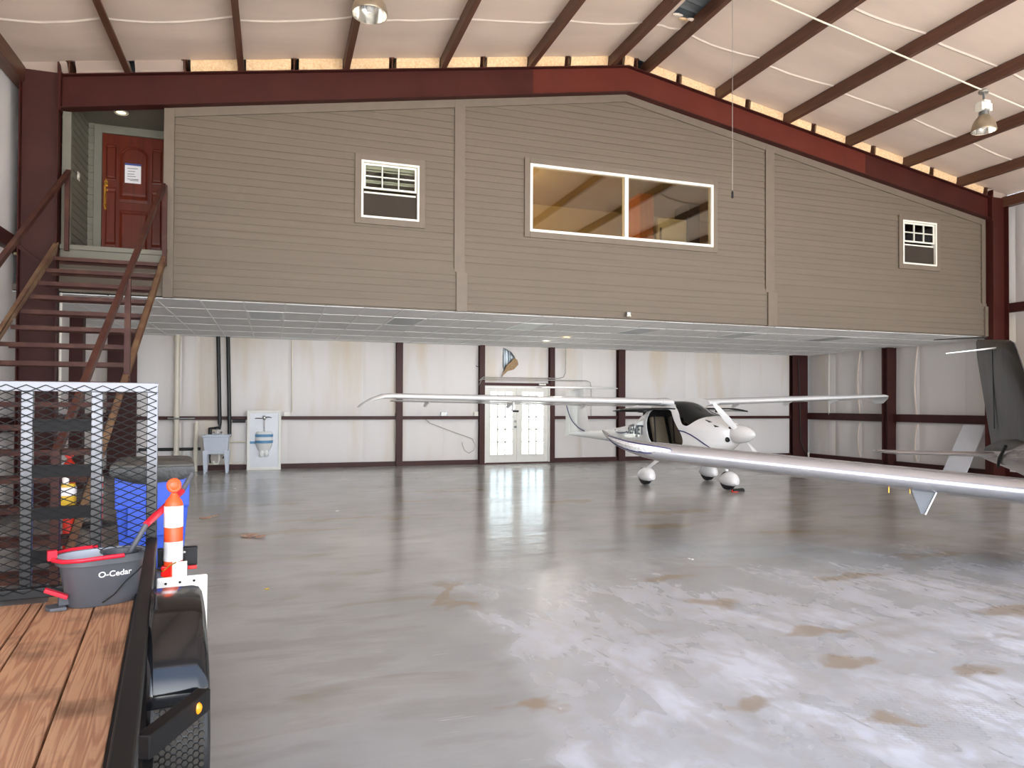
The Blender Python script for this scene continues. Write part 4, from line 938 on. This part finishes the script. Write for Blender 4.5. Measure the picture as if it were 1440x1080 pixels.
P0 = TM @ Vector((-.15, -.095, .62)); P1 = TM @ Vector((-.065, -.02, .868)); P2 = TM @ Vector((.14, .165, 1.055)); P3 = TM @ Vector((.20, .22, 1.135))
P1 = at(206, 737, 4.02); P2 = at(256, 691, 4.62); P3 = at(270, 666, 4.72); P0 = at(174, 792, 3.98)
mp_ = thing('mop', 'spin mop with grey and red handle leaning from the bucket past the gate post', 'mop', P0)
obj('lower_handle', MB().tube([Vector((0,0,0)), P1-P0], .0145, 10), m_bucket, mp_, smooth=True)
obj('grip', MB().tube([P1-P0, (P1-P0)*.8+(P2-P0)*.2, P2-P0], [.019, .021, .019], 10), m_redplastic, mp_, smooth=True)
obj('upper_handle', MB().tube([P2-P0, P3-P0], .016, 10), m_bucket, mp_, smooth=True)
obj('mop_head', MB().lathe([(.015,.01),(.04,.0),(.05,-.03),(.04,-.05)], (0,0,-.005), 18, 'z', True), m_reflect, mp_, smooth=True)

# ------------------------------------------------------------------ delineator posts, bin, loose things
def delineator(x, y, h, label, orange=m_orange, grp='orange delineator posts'):
    t = thing('delineator_post', label, 'traffic post', (x, y, 0), random.uniform(0, 1), grp); k = h/1.08
    obj('base', MB().lathe([(.0,0),(.2,0),(.2,.03),(.12,.06),(.055,.075)], n=8, cap=True), m_blackplastic, t)
    obj('tube', MB().lathe([(.052,.06),(.052,.93*k),(.045,.955*k),(.022,.985*k),(.018,1.0*k)], n=24, cap=True), orange, t, smooth=True)
    obj('grab_ring', MB().tube([(.03*math.cos(a), 0, 1.045*k+.032*math.sin(a)) for a in [2*PI*i/16 for i in range(17)]], .013, 8, False).ball((0,0,1.045*k), .036, .016, .036, 12, 8), orange, t, smooth=True)
    for z0, z1 in ((.80*k, .925*k), (.60*k, .715*k)): obj('reflective_band', MB().lathe([(.0535,z0),(.0535,z1)], n=24), m_reflect, t, smooth=True)
    return t
dp = at(244.5, 700, 4.25)
delineator(dp.x, dp.y, 1.08, 'orange delineator post with two white bands standing just beyond the trailer rail')
delineator(-1.93, 8.14, 1.06, 'orange delineator post under the stairs, seen through the mesh gate', m_redor)
dq = at(138, 700, 8.9); delineator(dq.x, dq.y, .72, 'short red orange post half hidden behind a gate upright', m_redor)
yp = at(92, 683, 8.9)
yc = thing('detergent_jug', 'yellow and white jug on a low stair tread, seen through the mesh gate', 'jug', (-1.69, 7.02, .661)); yc.scale = (.68, .68, .9)
obj('jug_body', MB().loft([oval(.11,.075,0,20), oval(.12,.08,.01,20), oval(.12,.08,.17,20), oval(.10,.07,.20,20)], True), m_yellow, yc, smooth=True)
obj('label_wrap', MB().loft([oval(.122,.082,.09,20), oval(.122,.082,.17,20)], False), m_reflect, yc, smooth=True)
obj('cap', MB().lathe([(.035,.20),(.04,.25),(.03,.26)], n=14, cap=True), m_reflect, yc, smooth=True)
bc = at(216, 700, 6.6)
bn = thing('recycling_bin', 'blue wheeled recycling bin with grey lid and black liner beside the stairs', 'bin', (bc.x, bc.y, 0), .12)
def rr(w, d, z, y=0): return [(-w,-d+y,z),(w,-d+y,z),(w,d+y,z),(-w,d+y,z)]
obj('bin_body', MB().loft([rr(.23,.24,.05), rr(.245,.255,.06), rr(.285,.31,.60), rr(.295,.318,.61), rr(.30,.33,.93), rr(.325,.355,.935), rr(.325,.355,.965), rr(.30,.33,.965), rr(.28,.30,.5)], True), m_bluebin, bn, bevel=.012)
obj('bin_lid', MB().loft([rr(.335,.37,.966), rr(.335,.37,.99), rr(.30,.31,1.02), rr(.2,.18,1.035)], True), m_lid, bn, bevel=.01)
mbg = MB(); n_ = 40
for k in range(n_):
    t = k/n_*4; sd = int(t); u = t-sd; c = [(-.327,-.357),(.327,-.357),(.327,.357),(-.327,.357)]; a_, b_ = c[sd], c[(sd+1) % 4]
    x, y = a_[0]+(b_[0]-a_[0])*u, a_[1]+(b_[1]-a_[1])*u; h = .06+.05*abs(noise.noise(Vector((x*2.2, y*2.2, 2))))+(.07*math.sin(PI*u) if sd == 0 and u < 1 else 0)
    mbg.v += [(x*1.02, y*1.02, .968), (x*1.035, y*1.035, .968-h*.5), (x*1.02, y*1.02, .968-h)]
for k in range(n_):
    for q in range(2): a_ = k*3+q; b_ = ((k+1) % n_)*3+q; mbg.f.append((a_, b_, b_+1, a_+1))
obj('bin_liner', mbg, m_bag, bn, smooth=True)
for s_ in (-1, 1): obj('wheel', MB().lathe([(.0,-.025),(.10,-.025),(.11,-.015),(.11,.015),(.10,.025),(.0,.025)], (s_*.24,.23,.11), 20, 'x'), m_blackplastic, bn, smooth=True)
obj('bin_handle', MB().tube([(-.25,.36,.93),(-.25,.42,.95),(.25,.42,.95),(.25,.36,.93)], .016, 8), m_bluebin, bn, smooth=True)
obj('front_panel', MB().box(-.2,.2,-.345,-.30,.36,.62), m_bluebin, bn, bevel=.01)
for (px, py, sz, lab, mt) in ((356, 755, .16, 'crumpled brown scrap on the floor near the trailer', m_tan), (292, 729, .13, 'flat pinkish scrap on the floor right of the bin', m_tan), (331, 688, .05, 'small white scrap on the floor before the urinal board', m_reflect), (374, 829, .025, 'tiny yellow scrap on the near floor', m_yellow), (476, 719, .04, 'tiny white scrap on the mid floor left of the doors', m_reflect), (972, 787, .03, 'tiny white scrap on the floor before the silver wing', m_reflect)):
    d_ = (CAM_H)/((FW+RIGHT*((px-720)/F_PX)-UPV*((py-540-SH)/F_PX)).z*-1); p = at(px, py, d_)
    sc_ = MB()
    for q in range(5 if sz > .1 else 2):
        a = random.uniform(0, 6); dx, dy = random.uniform(-sz, sz)*.7, random.uniform(-sz, sz)*.6
        sc_.prism([(dx+sz*.5*math.cos(a+t)*random.uniform(.6, 1.2), dy+sz*.5*math.sin(a+t)*random.uniform(.6, 1.2)) for t in (0, 1.2, 2.6, 3.9, 5.1)], lambda u, v, d: (u, v, d+.1*abs(u)), .001+q*.003, .006+q*.003)
    o = tag(obj('floor_scrap', sc_, mt), lab, 'litter'); o.location = (p.x, p.y, 0.0)
ln = thing('leaning_panel', 'white board leaning against the right wall behind the silver tailplane', 'board', (0, 0, 0))
lb0 = [(XRW-.66, 11.95, 0), (XRW-.66, 12.55, 0), (XRW-.16, 12.40, 1.12), (XRW-.16, 11.85, 1.12)]
lm = MB(); lm.add(lb0+[(a+.02, b, c) for a, b, c in lb0], [(0,1,2,3),(7,6,5,4),(0,4,5,1),(1,5,6,2),(2,6,7,3),(3,7,4,0)]); obj('sheet', lm, m_frp, ln)

# ------------------------------------------------------------------ aircraft helpers
def naca(t, n=18):
    up, lo = [], []
    for i in range(n+1):
        x = (1-math.cos(PI*i/n))/2; y = 5*t*(.2969*x**.5-.126*x-.3516*x*x+.2843*x**3-.1036*x**4); c = .03*4*x*(1-x)
        up.append((x, c+y)); lo.append((x, c-y))
    return up[::-1]+lo[1:-1]                               # from the trailing edge over the top to the leading edge and back below
def wing_mesh(secs, t=.14):
    """secs: (y, x_le, z_le, chord, pitch_deg, thickness_ratio)"""
    rings = []
    for (y, xl, zl, ch, pt, tr_) in secs:
        s_, c_ = math.sin(math.radians(pt)), math.cos(math.radians(pt))
        rings.append([(xl-(u*c_*ch)+v*s_*ch*-1, y, zl-u*s_*ch+v*c_*ch) for u, v in naca(tr_)])
    return MB().loft(rings)
def body_ring(x, w, zb, zt, n=32, e=2.5, cy_=0):
    zc, h = (zb+zt)/2, (zt-zb)/2; r = []
    for k in range(n):
        t = 2*PI*k/n; c, s_ = math.cos(t), math.sin(t)
        r.append((x, cy_+w*math.copysign(abs(c)**(2/e), c), zc+h*math.copysign(abs(s_)**(2/e), s_)))
    return r
def boolean(base, cutter, op):
    """exact boolean of two meshes -> new mesh"""
    a = bpy.data.objects.new('a', base); b = bpy.data.objects.new('b', cutter); COL.objects.link(a); COL.objects.link(b)
    md = a.modifiers.new('b', 'BOOLEAN'); md.operation = op; md.object = b; md.solver = 'EXACT'
    dg = bpy.context.evaluated_depsgraph_get(); me = bpy.data.meshes.new_from_object(a.evaluated_get(dg))
    bpy.data.objects.remove(a); bpy.data.objects.remove(b); return me
def smooth_curve(pts, k=6):
    out = []
    for i in range(len(pts)-1):
        p0, p1, p2, p3 = [Vector(pts[max(0, min(len(pts)-1, i+j))]) for j in (-1, 0, 1, 2)]
        for s_ in range(k):
            t = s_/k; out.append(.5*((2*p1)+(p2-p0)*t+(2*p0-5*p1+4*p2-p3)*t*t+(3*p1-p0-3*p2+p3)*t**3))
    out.append(Vector(pts[-1])); return out
def resample_body(st, k=5):
    pts = smooth_curve([(s_[0], s_[1], s_[2]) for s_ in st], k); q = smooth_curve([(s_[0], s_[3], 0) for s_ in st], k)
    return [(a.x, a.y, a.z, b_.y) for a, b_ in zip(pts, q)]

# ------------------------------------------------------------------ white high wing aircraft
HD = math.atan2(-.985431, .170074)
ac = thing('high_wing_aircraft', 'white high wing light aircraft with T tail parked under the mezzanine', 'aircraft', (7.67, 12.37, 0), HD)
ST = [(1.50,.165,.88,1.19),(1.42,.25,.80,1.235),(1.22,.37,.68,1.31),(.95,.46,.58,1.375),(.7,.51,.52,1.44),(.45,.545,.49,1.54),(.25,.55,.48,1.615),(0,.55,.48,1.635),(-.35,.54,.50,1.61),(-.6,.49,.53,1.52),(-.9,.41,.58,1.34),(-1.2,.33,.63,1.19),(-1.6,.25,.68,1.10),(-2.2,.17,.72,1.01),(-3.0,.10,.755,.94),(-3.6,.07,.78,.90),(-3.98,.03,.80,.86)]
RB = resample_body(ST, 4)
outer = mesh('o', MB().loft([body_ring(*r) for r in RB]))
inner = mesh('i', MB().loft([body_ring(x, w-.022, zb+.022, zt-.022) for x, w, zb, zt in RB if -.95 < x < 1.15]))
poly_side = lambda P: (lambda mb: mesh('c', mb))(MB().prism(P, lambda u, v, d: (u, d, v), -1.2, 1.2))
def rounded(P, r=.12, k=4):
    out = []; n = len(P)
    for i in range(n):
        a, b_, c = Vector(P[i-1]), Vector(P[i]), Vector(P[(i+1) % n]); rr_ = min(r, (a-b_).length*.45, (c-b_).length*.45)
        s_, e_ = b_+(a-b_).normalized()*rr_, b_+(c-b_).normalized()*rr_
        for q in range(k+1): t = q/k; out.append(tuple((1-t)**2*s_+2*t*(1-t)*b_+t*t*e_))
    return out
door = rounded([(-.36,1.46),(-.40,1.2),(-.30,.85),(-.16,.70),(.52,.70),(.68,.84),(.64,1.0),(.26,1.46)], .10)
wsc = rounded([(-.30,2.0),(-.26,1.585),(.21,1.575),(.46,1.40),(.64,1.17),(.76,1.15),(.95,1.31),(1.12,1.37),(1.3,2.0)], .08)
shell = boolean(outer, inner, 'DIFFERENCE'); shell = boolean(shell, poly_side(door), 'DIFFERENCE'); shell = boolean(shell, poly_side(wsc), 'DIFFERENCE')
outer2 = mesh('o', MB().loft([body_ring(x, w-.004, zb+.004, zt-.004) for x, w, zb, zt in RB])); inner2 = mesh('i', MB().loft([body_ring(x, w-.012, zb+.012, zt-.012) for x, w, zb, zt in RB]))
gl = boolean(boolean(outer2, inner2, 'DIFFERENCE'), poly_side(wsc), 'INTERSECT')
for q in (shell, gl): q.materials.clear()
fu = obj('fuselage', shell, m_plane, ac, smooth=True)
obj('windscreen', gl, m_tint, ac, smooth=True)
obj('cabin_floor', MB().box(-.5,.9,-.40,.40,.56,.60).box(-.62,-.56,-.42,.42,.6,1.45), m_dark, ac)
for s_ in (-1, 1):
    se = obj('seat', MB().box(-.35,.08,s_*.24-.19,s_*.24+.19,.62,.74).prism([(-.30,.72),(-.18,.72),(-.36,1.32),(-.46,1.30)], lambda u,v,d: (u,d,v), s_*.24-.17, s_*.24+.17), m_seat, ac, bevel=.03)
    obj('seat_belt', MB().bar((-.20,s_*.24-.19,.80),(-.36,s_*.24-.10,1.33),.03,.01).bar((-.20,s_*.24-.19,.80),(.05,s_*.24-.19,.76),.03,.01), m_dark, se)
obj('instrument_panel', MB().box(.62,.70,-.42,.42,.95,1.24).box(.55,.64,-.08,.08,.62,.95), m_dark, ac, bevel=.02)
obj('instrument_dial', MB().lathe([(.0,.0),(.06,.0),(.06,-.01),(.05,-.012)], (.615,-.18,1.13), 16, 'x'), m_seat, ac)
obj('control_stick', MB().tube([(.25,-.0,.6),(.22,0,.9)], .018, 8), m_black, ac)
for s_ in (-1, 1):
    dr = obj('gull_door', MB().grid(lambda a, b: (-.40+a*.92, s_*(.56+b*.78), 1.475-.05*b+.03*math.sin(PI*b)), 6, 6), m_tintdark, ac, smooth=True, solid=.025, label='dark door raised under the wing')
    obj('door_latch', MB().box(-.02,.08,s_*1.0-.02,s_*1.0+.02,1.40,1.46), m_black, dr)
# wings
for s_, ztip, nm in ((-1, 1.665, 'right'), (1, 1.79, 'left')):
    zr_ = 1.60
    sp = [(s_*y, .36-.02*y/6, zr_+(ztip-zr_)*(y-.4)/5.8, .98-.34*max(0, (y-2.5)/3.7), 3.2, .135) for y in (.47, 1.2, 2.5, 3.5, 4.5, 5.4, 6.05)]
    sp += [(s_*6.18, .31, ztip-.008, .58, 3, .13), (s_*6.32, .20, ztip-.055, .46, 3, .11), (s_*6.42, .08, ztip-.115, .34, 3, .10), (s_*6.48, -.03, ztip-.17, .2, 3, .08)]
    w_ = obj('wing', wing_mesh(sp), m_plane, ac, smooth=True)
    fs = [(s_*y, .36-.76*(.98-.34*max(0, (y-2.5)/3.7))/.98, zr_+(ztip-zr_)*(y-.4)/5.8-.055, .24*(.98-.34*max(0, (y-2.5)/3.7)), 9, .10) for y in (.7, 2.5, 4.4, 5.9)]
    obj('flaperon', wing_mesh(fs), m_plane, w_, smooth=True)
    obj('wing_fillet', wing_mesh([(s_*.45, .37, zr_-.01, 1.1, 3, .16), (s_*.72, .37, zr_-.002, 1.0, 3, .14)]), m_plane, w_, smooth=True)
    for y in (2.0, 3.6, 5.2):
        obj('hinge_fairing', MB().prism([(-.28,0),(-.5,-.01),(-.58,-.09),(-.5,-.10)], lambda u,v,d: (u,d,zr_+(ztip-zr_)*(y-.4)/5.8-.06+v), s_*y-.012, s_*y+.012), m_plane, w_)
obj('pitot_tube', MB().box(.05,.09,-3.82,-3.79,1.44,1.60).tube([(.0,-3.805,1.445),(.22,-3.805,1.445)], .012, 8), m_reflect, ac)
obj('pitot_tip', MB().tube([(.08,-3.805,1.43),(.24,-3.805,1.43)], .018, 8), m_black, ac)
# tail
obj('fin', MB().loft([[(-3.10,.0,.86),(-3.3,.035,.86),(-3.6,.04,.86),(-3.99,.0,.86),(-3.6,-.04,.86),(-3.3,-.035,.86)], [(-3.40,.0,1.93),(-3.5,.025,1.93),(-3.7,.028,1.93),(-3.98,.0,1.93),(-3.7,-.028,1.93),(-3.5,-.025,1.93)]]), m_plane, ac, smooth=True)
obj('rudder', MB().loft([[(-3.99,.012,.80),(-4.22,.0,.74),(-3.99,-.012,.80)], [(-3.98,.01,1.92),(-4.15,.0,1.92),(-3.98,-.01,1.92)]]), m_plane, ac)
obj('tailplane', wing_mesh([(-1.10,-3.48,1.945,.34,0,.09),(-1.0,-3.40,1.945,.42,0,.10),(0,-3.30,1.95,.55,0,.11),(1.0,-3.40,1.955,.42,0,.10),(1.10,-3.48,1.955,.34,0,.09)]), m_plane, ac, smooth=True)
obj('fin_stripe', MB().tube(smooth_curve([(-4.12,-.03,1.55),(-3.9,-.042,1.22),(-3.6,-.052,1.02),(-3.28,-.05,.92)]), [.006]*2+[.014]*14+[.02]*3 if False else .012, 6), m_navy, ac, smooth=True)
obj('tail_marking', MB().box(-4.10,-3.92,-.034,-.028,1.71,1.76).box(-3.9,-3.85,-.036,-.03,1.72,1.75).box(-3.80,-3.72,-.036,-.03,1.71,1.74), m_navy, ac)
# lettering and stripes on the right side
def side_y(x, z):
    for (a, b_) in zip(RB[:-1], RB[1:]):
        if b_[0] <= x <= a[0]:
            t = (x-b_[0])/(a[0]-b_[0]); w, zb, zt = [b_[i]+(a[i]-b_[i])*t for i in (1, 2, 3)]
            q = min(.999, abs((z-(zb+zt)/2)/((zt-zb)/2))); return w*(1-q**2.5)**(1/2.5)
    return .5
me = text_mesh('SENJET', .27, .002)
for v in me.vertices:
    x, y, z = v.co; X_ = -.88+x; Z_ = 1.03+y; v.co = (X_, -side_y(X_, Z_)-.008-abs(z), Z_)
obj('lettering', me, m_navy, ac, label='navy lettering on the fuselage side')
obj('side_stripe', MB().tube([(x, -side_y(x, z)-.002, z) for x, z in [(.56,1.07),(.7,1.05),(.85,1.0),(1.0,.92),(1.12,.83),(1.2,.76)]], .012, 6), m_navy, ac, smooth=True)
obj('side_teardrop', MB().ball((-1.55,-.25,.98), .22, .06, .055, 16, 10), m_plane, ac, smooth=True)  # teardrop bulge standing for a white, navy-edged mark on the fuselage
obj('teardrop_stripe', MB().tube([(-1.82,-.23,1.01),(-1.7,-.285,.955),(-1.55,-.31,.94),(-1.35,-.32,.955),(-1.28,-.31,.985)], .009, 6), m_navy, ac, smooth=True)
for (x, z) in ((1.28, 1.17), (1.12, 1.25)):
    obj('cooling_vent', MB().prism([(x+.09,z-.01),(x-.06,z+.03),(x-.07,z-.03)], lambda u,v,d: (u,d,v), -side_y(x, z)-.004, -side_y(x, z)+.03), m_black, ac)
for c_, r_ in (((1.47,-.17,.93), (.03,.06,.05)), ((1.47,.17,.93), (.03,.06,.05)), ((1.49,-.1,1.14), (.03,.07,.03))): obj('cowl_inlet', MB().ball(c_, *r_, 12, 8), m_black, ac, smooth=True)
obj('spinner', MB().lathe([(.16,0),(.168,.03),(.165,.12),(.145,.24),(.105,.34),(.06,.41),(.02,.445),(.004,.45)], (1.50,0,1.03), 28, 'x', True), m_plane, ac, smooth=True)
for sg in (1, -1):
    d = Vector((0, -.76*sg, .65*sg)); d.normalize(); n_ = Vector((1, 0, 0)); t_ = d.cross(n_); rings = []
    for r_, ch, tw in ((.10,.06,60), (.2,.10,45), (.4,.115,30), (.65,.095,20), (.82,.06,15), (.86,.02,14)):
        a = math.radians(tw); e1 = t_*math.cos(a)+n_*math.sin(a); e2 = n_*math.cos(a)-t_*math.sin(a); c = Vector((1.60, 0, 1.03))+d*r_
        rings.append([c+e1*ch*.5, c+e2*.011, c-e1*ch*.5, c-e2*.011])
    obj('propeller_blade', MB().loft(rings), m_plane, ac, smooth=True)
# landing gear: wheel positions measured from the photo
def local(x, y, z=0):
    v = Vector((x-7.67, y-12.37, z)); c, s_ = math.cos(-HD), math.sin(-HD); return Vector((v.x*c-v.y*s_, v.x*s_+v.y*c, v.z))
def pant(p, ln_=.74, k=.86):
    rings = []
    for u, w, zb, zt in ((.40,.015,.19,.21),(.38,.07,.13,.28),(.30,.115,.10,.355),(.16,.135,.085,.40),(.0,.135,.085,.40),(-.14,.11,.10,.36),(-.28,.065,.13,.30),(-.40,.015,.185,.215)):
        rings.append([(p.x+u*k*.72, y, z) for (_, y, z) in body_ring(0, w*k, zb*k, zt*k, 20, 2.2, p.y)])
    o = obj('wheel_pant', MB().loft(rings), m_plane, ac, smooth=True)
    obj('tyre', MB().lathe([(.05,-.05),(.14,-.055),(.165,-.04),(.17,0),(.165,.04),(.14,.055),(.05,.05)], (p.x, p.y, .17), 24, 'y'), m_blackplastic, o, smooth=True); return o
g1, g2, g3 = local(6.86, 12.28), local(8.48, 12.60), local(7.89, 11.08)
pant(g1); pant(g2); pant(g3, .6, .84)
for g, s_ in ((g1, -1), (g2, 1)):
    obj('gear_leg', MB().loft([[(g.x+a, g.y-s_*.02, .30+b_) for a, b_ in ((.06,0),(0,.02),(-.06,0),(0,-.02))], [(a-.02, s_*.38, .56+b_) for a, b_ in ((.09,0),(0,.025),(-.09,0),(0,-.025))]]), m_plane, ac, smooth=True)
obj('nose_leg', MB().tube([(g3.x-.02, g3.y, .33), (g3.x-.12, 0, .72)], .03, 10), m_plane, ac, smooth=True)
ck = thing('wheel_chock', 'dark wheel chock with a red cord against the nose wheel of the white aircraft', 'chock', (7.90, 10.80, 0), .1); ck.scale = (.72, .72, .8)
obj('chock_block', MB().prism([(-.06,0),(.06,0),(.045,.06),(-.0,.075),(-.05,.05)], lambda u,v,d: (d,u,v), -.17, .17), m_dark, ck, bevel=.006); obj('chock_cord', MB().tube([(-.17,0,.05),(-.22,-.03,.02),(-.20,-.09,.012),(-.1,-.12,.012)], .01, 6), m_redor, ck, smooth=True)

# ------------------------------------------------------------------ silver low wing aircraft with dark tail
h2 = R0*-.29+FH*-.957; c2 = R0*5.435+FH*6.086
HD2 = math.atan2(h2.y, h2.x)
lw = thing('low_wing_aircraft', 'silver low wing aircraft with a dark grey tail fin, wing reaching across the foreground', 'aircraft', (c2.x, c2.y, 0), HD2)
def lw_secs(s_):
    q = [(s_*y, 0.0, .705+.0868*y, 1.30-.07*y, 8.5, .195) for y in (.3, .9, 1.8, 2.8, 3.6, 4.15)]
    q += [(s_*4.30, -.03, 1.078, .96, 7, .18), (s_*4.45, -.14, 1.098, .84, 6, .165), (s_*4.60, -.32, 1.13, .66, 5, .145), (s_*4.72, -.52, 1.17, .46, 3, .12), (s_*4.80, -.70, 1.22, .27, 0, .09), (s_*4.83, -.80, 1.243, .12, 0, .08)]
    return q
lw_w = obj('wing', wing_mesh(lw_secs(-1)), m_silver, lw, smooth=True)
obj('wing', wing_mesh(lw_secs(1)), m_silver, lw, smooth=True)
# landing light lens set in the swept tip
tipc = [(-3.98,.0,1.05),(-4.15,.0,1.065),(-4.30,-.03,1.078),(-4.45,-.14,1.098),(-4.60,-.32,1.13),(-4.70,-.49,1.16)]
lr = []; lo2 = []
for i, (y, x, z) in enumerate(smooth_curve(tipc, 4)):
    pass
sc2 = smooth_curve([(x, y, z) for y, x, z in tipc], 4)
for i, p in enumerate(sc2):
    t = i/(len(sc2)-1); hh = .05*math.sin(PI*min(1, t*.92+.06))**.5; d_ = Vector((.9, -.45, 0)).normalized()
    lr.append([p+d_*.004+Vector((0,0,.022))+Vector((-.03,0,hh*.75)), p+d_*.020+Vector((0,0,.022)), p+d_*.004+Vector((-.02,0,.022-hh))])
    lo2.append((lr[-1][0]+d_*.004, lr[-1][2]+d_*.004))
ll = obj('landing_light_lens', MB().loft(lr, True), m_led, lw_w, smooth=True)
obj('lens_edge', MB().tube([a for a, b_ in lo2]+[b_ for a, b_ in lo2[::-1]]+[lo2[0][0]], .006, 6, False), m_navy, lw_w, smooth=True)
obj('static_wick', MB().tube([(-.98,-4.74,1.165),(-1.16,-4.83,1.13)], .004, 6), m_black, lw_w)
# triangular mount hanging below the wing, with two brass pins
yk = -1.64; zk = .705+.0868*1.64
mt_ = obj('pitot_mast', MB().prism([(yk-.13,-.06),(yk+.12,-.06),(yk+.01,-.33),(yk-.035,-.33)], lambda u,v,d: (d,u,zk+v), -.22, -.20), M('grey_plate', (104, 108, 114), .4, var=.05), lw_w, label='grey triangular mast hanging under the wing')
obj('mast_edge', MB().bar((-.20,yk+.12,zk-.06),(-.20,yk+.0,zk-.335),.012,.03,(1,0,0)), m_reflect, mt_)
obj('static_rod', MB().tube([(-.2,yk-.05,zk-.10),(-.2,yk-.32,zk-.075)], .007, 6), m_steel, lw_w)
for y in (-.13, -.31): obj('brass_pin', MB().tube([(-.2,yk+y,zk-.04),(-.2,yk+y,zk-.14)], .006, 6), m_brass, lw_w)
# fuselage and tail
SF = [(1.65,.12,.85,1.05),(1.5,.28,.72,1.16),(1.1,.42,.62,1.26),(.5,.52,.55,1.34),(-.2,.54,.55,1.38),(-.9,.50,.58,1.34),(-1.6,.36,.66,1.24),(-2.3,.22,.72,1.12),(-3.0,.14,.76,1.02),(-3.7,.08,.80,.96),(-4.0,.04,.82,.93)]
obj('fuselage', MB().loft([body_ring(*r) for r in resample_body(SF, 4)]), m_silver, lw, smooth=True)
obj('canopy', MB().loft([body_ring(x, w, 1.0, zt, 24, 2.2) for x, w, zt in ((.62,.1,1.32),(.4,.36,1.5),(0,.47,1.68),(-.5,.47,1.72),(-1.0,.38,1.6),(-1.4,.1,1.32))]), m_tintdark, lw, smooth=True)
FN = [(-1.75,.98,.0),(-2.62,1.98,0),(-2.95,2.385,0),(-3.02,2.42,0),(-3.5,2.445,0),(-3.98,2.40,0),(-3.80,1.2,0),(-3.74,.95,0)]
fnr = []
LE = [(.96,-1.7),(1.2,-1.98),(1.6,-2.30),(1.98,-2.62),(2.25,-2.84),(2.34,-2.93),(2.385,-3.04)]
def te(z): return -3.70-.46*(z-.96)
for z, xl in LE:
    xt = te(z) if z < 2.38 else -4.28; ch = xl-xt; th = .065 if z < 2.2 else (.055 if z < 2.38 else .02)
    fnr.append([(xl-ch*u, v*th*(1 if z < 2.42 else .6), z+(.12 if z > 2.3 else 0)*u) for u, v in ((0,0),(.03,.5),(.12,.9),(.3,1),(.62,.8),(.7,.72),(1,.05),(1,-.05),(.7,-.72),(.62,-.8),(.3,-1),(.12,-.9),(.03,-.5))])
obj('tail_fin', MB().loft(fnr), m_cover, lw, smooth=True)
obj('rudder_gap', MB().bar((-3.42,-.062,1.25),(-3.52,-.05,2.3),.012,.006), m_black, lw)
obj('tailplane', wing_mesh([(-1.45,-3.58,.92,.22,5,.08),(-1.36,-3.46,.915,.42,5,.10),(-1.2,-3.36,.91,.52,5,.11),(0,-3.22,.91,.66,5,.11),(1.2,-3.36,.91,.52,5,.11),(1.40,-3.46,.915,.42,5,.10),(1.50,-3.62,.92,.22,0,.08)]), m_silver, lw, smooth=True)
obj('tail_fairing', MB().loft([body_ring(x, w, zb, zt, 16, 2) for x, w, zb, zt in ((-2.2,.16,.95,1.12),(-2.7,.15,.90,1.16),(-3.3,.10,.9,1.12),(-3.85,.05,.9,1.0))]), m_cover, lw, smooth=True)
obj('tow_strap', MB().tube([(-2.6,-.2,1.06),(-2.9,-.17,.9),(-3.05,-.14,.78)], .02, 8), m_black, lw, smooth=True)
inv = Matrix.Translation((c2.x, c2.y, 0)) @ Matrix.Rotation(HD2, 4, 'Z'); inv = inv.inverted()
for (pa, da, pb, db, mt) in ((1403, 9.35, 1330, 9.0, m_reflect), (1388, 9.6, 1313, 9.9, m_dark)):
    ya, yb = (489, 497) if pa == 1403 else (474, 478)
    obj('whisker_antenna', MB().tube([inv @ at(pa, ya, da), inv @ at(pb, yb, db)], [.013, .006], 8), mt, lw, smooth=True)
for (x, y, w) in ((.95, 0, .9), (-.75, -.48, 1), (-.75, .48, 1)):
    o = obj('wheel_pant', MB().loft([body_ring(x+u, ww, zb, zt, 16, 2.2, y) for u, ww, zb, zt in ((.36,.01,.2,.22),(.3,.08,.12,.32),(.1,.12,.09,.38),(-.15,.1,.1,.35),(-.4,.01,.2,.22))]), m_silver, lw, smooth=True)
    obj('tyre', MB().lathe([(.05,-.05),(.15,-.055),(.17,-.03),(.17,.03),(.15,.055),(.05,.05)], (x, y, .17), 20, 'y'), m_blackplastic, o, smooth=True)
    obj('gear_leg', MB().tube([(x, y, .3), (x-.05, y*.5, .68)], .03, 8), m_silver, lw, smooth=True)
for me in [m_ for m_ in bpy.data.meshes if m_.users == 0]: bpy.data.meshes.remove(me)
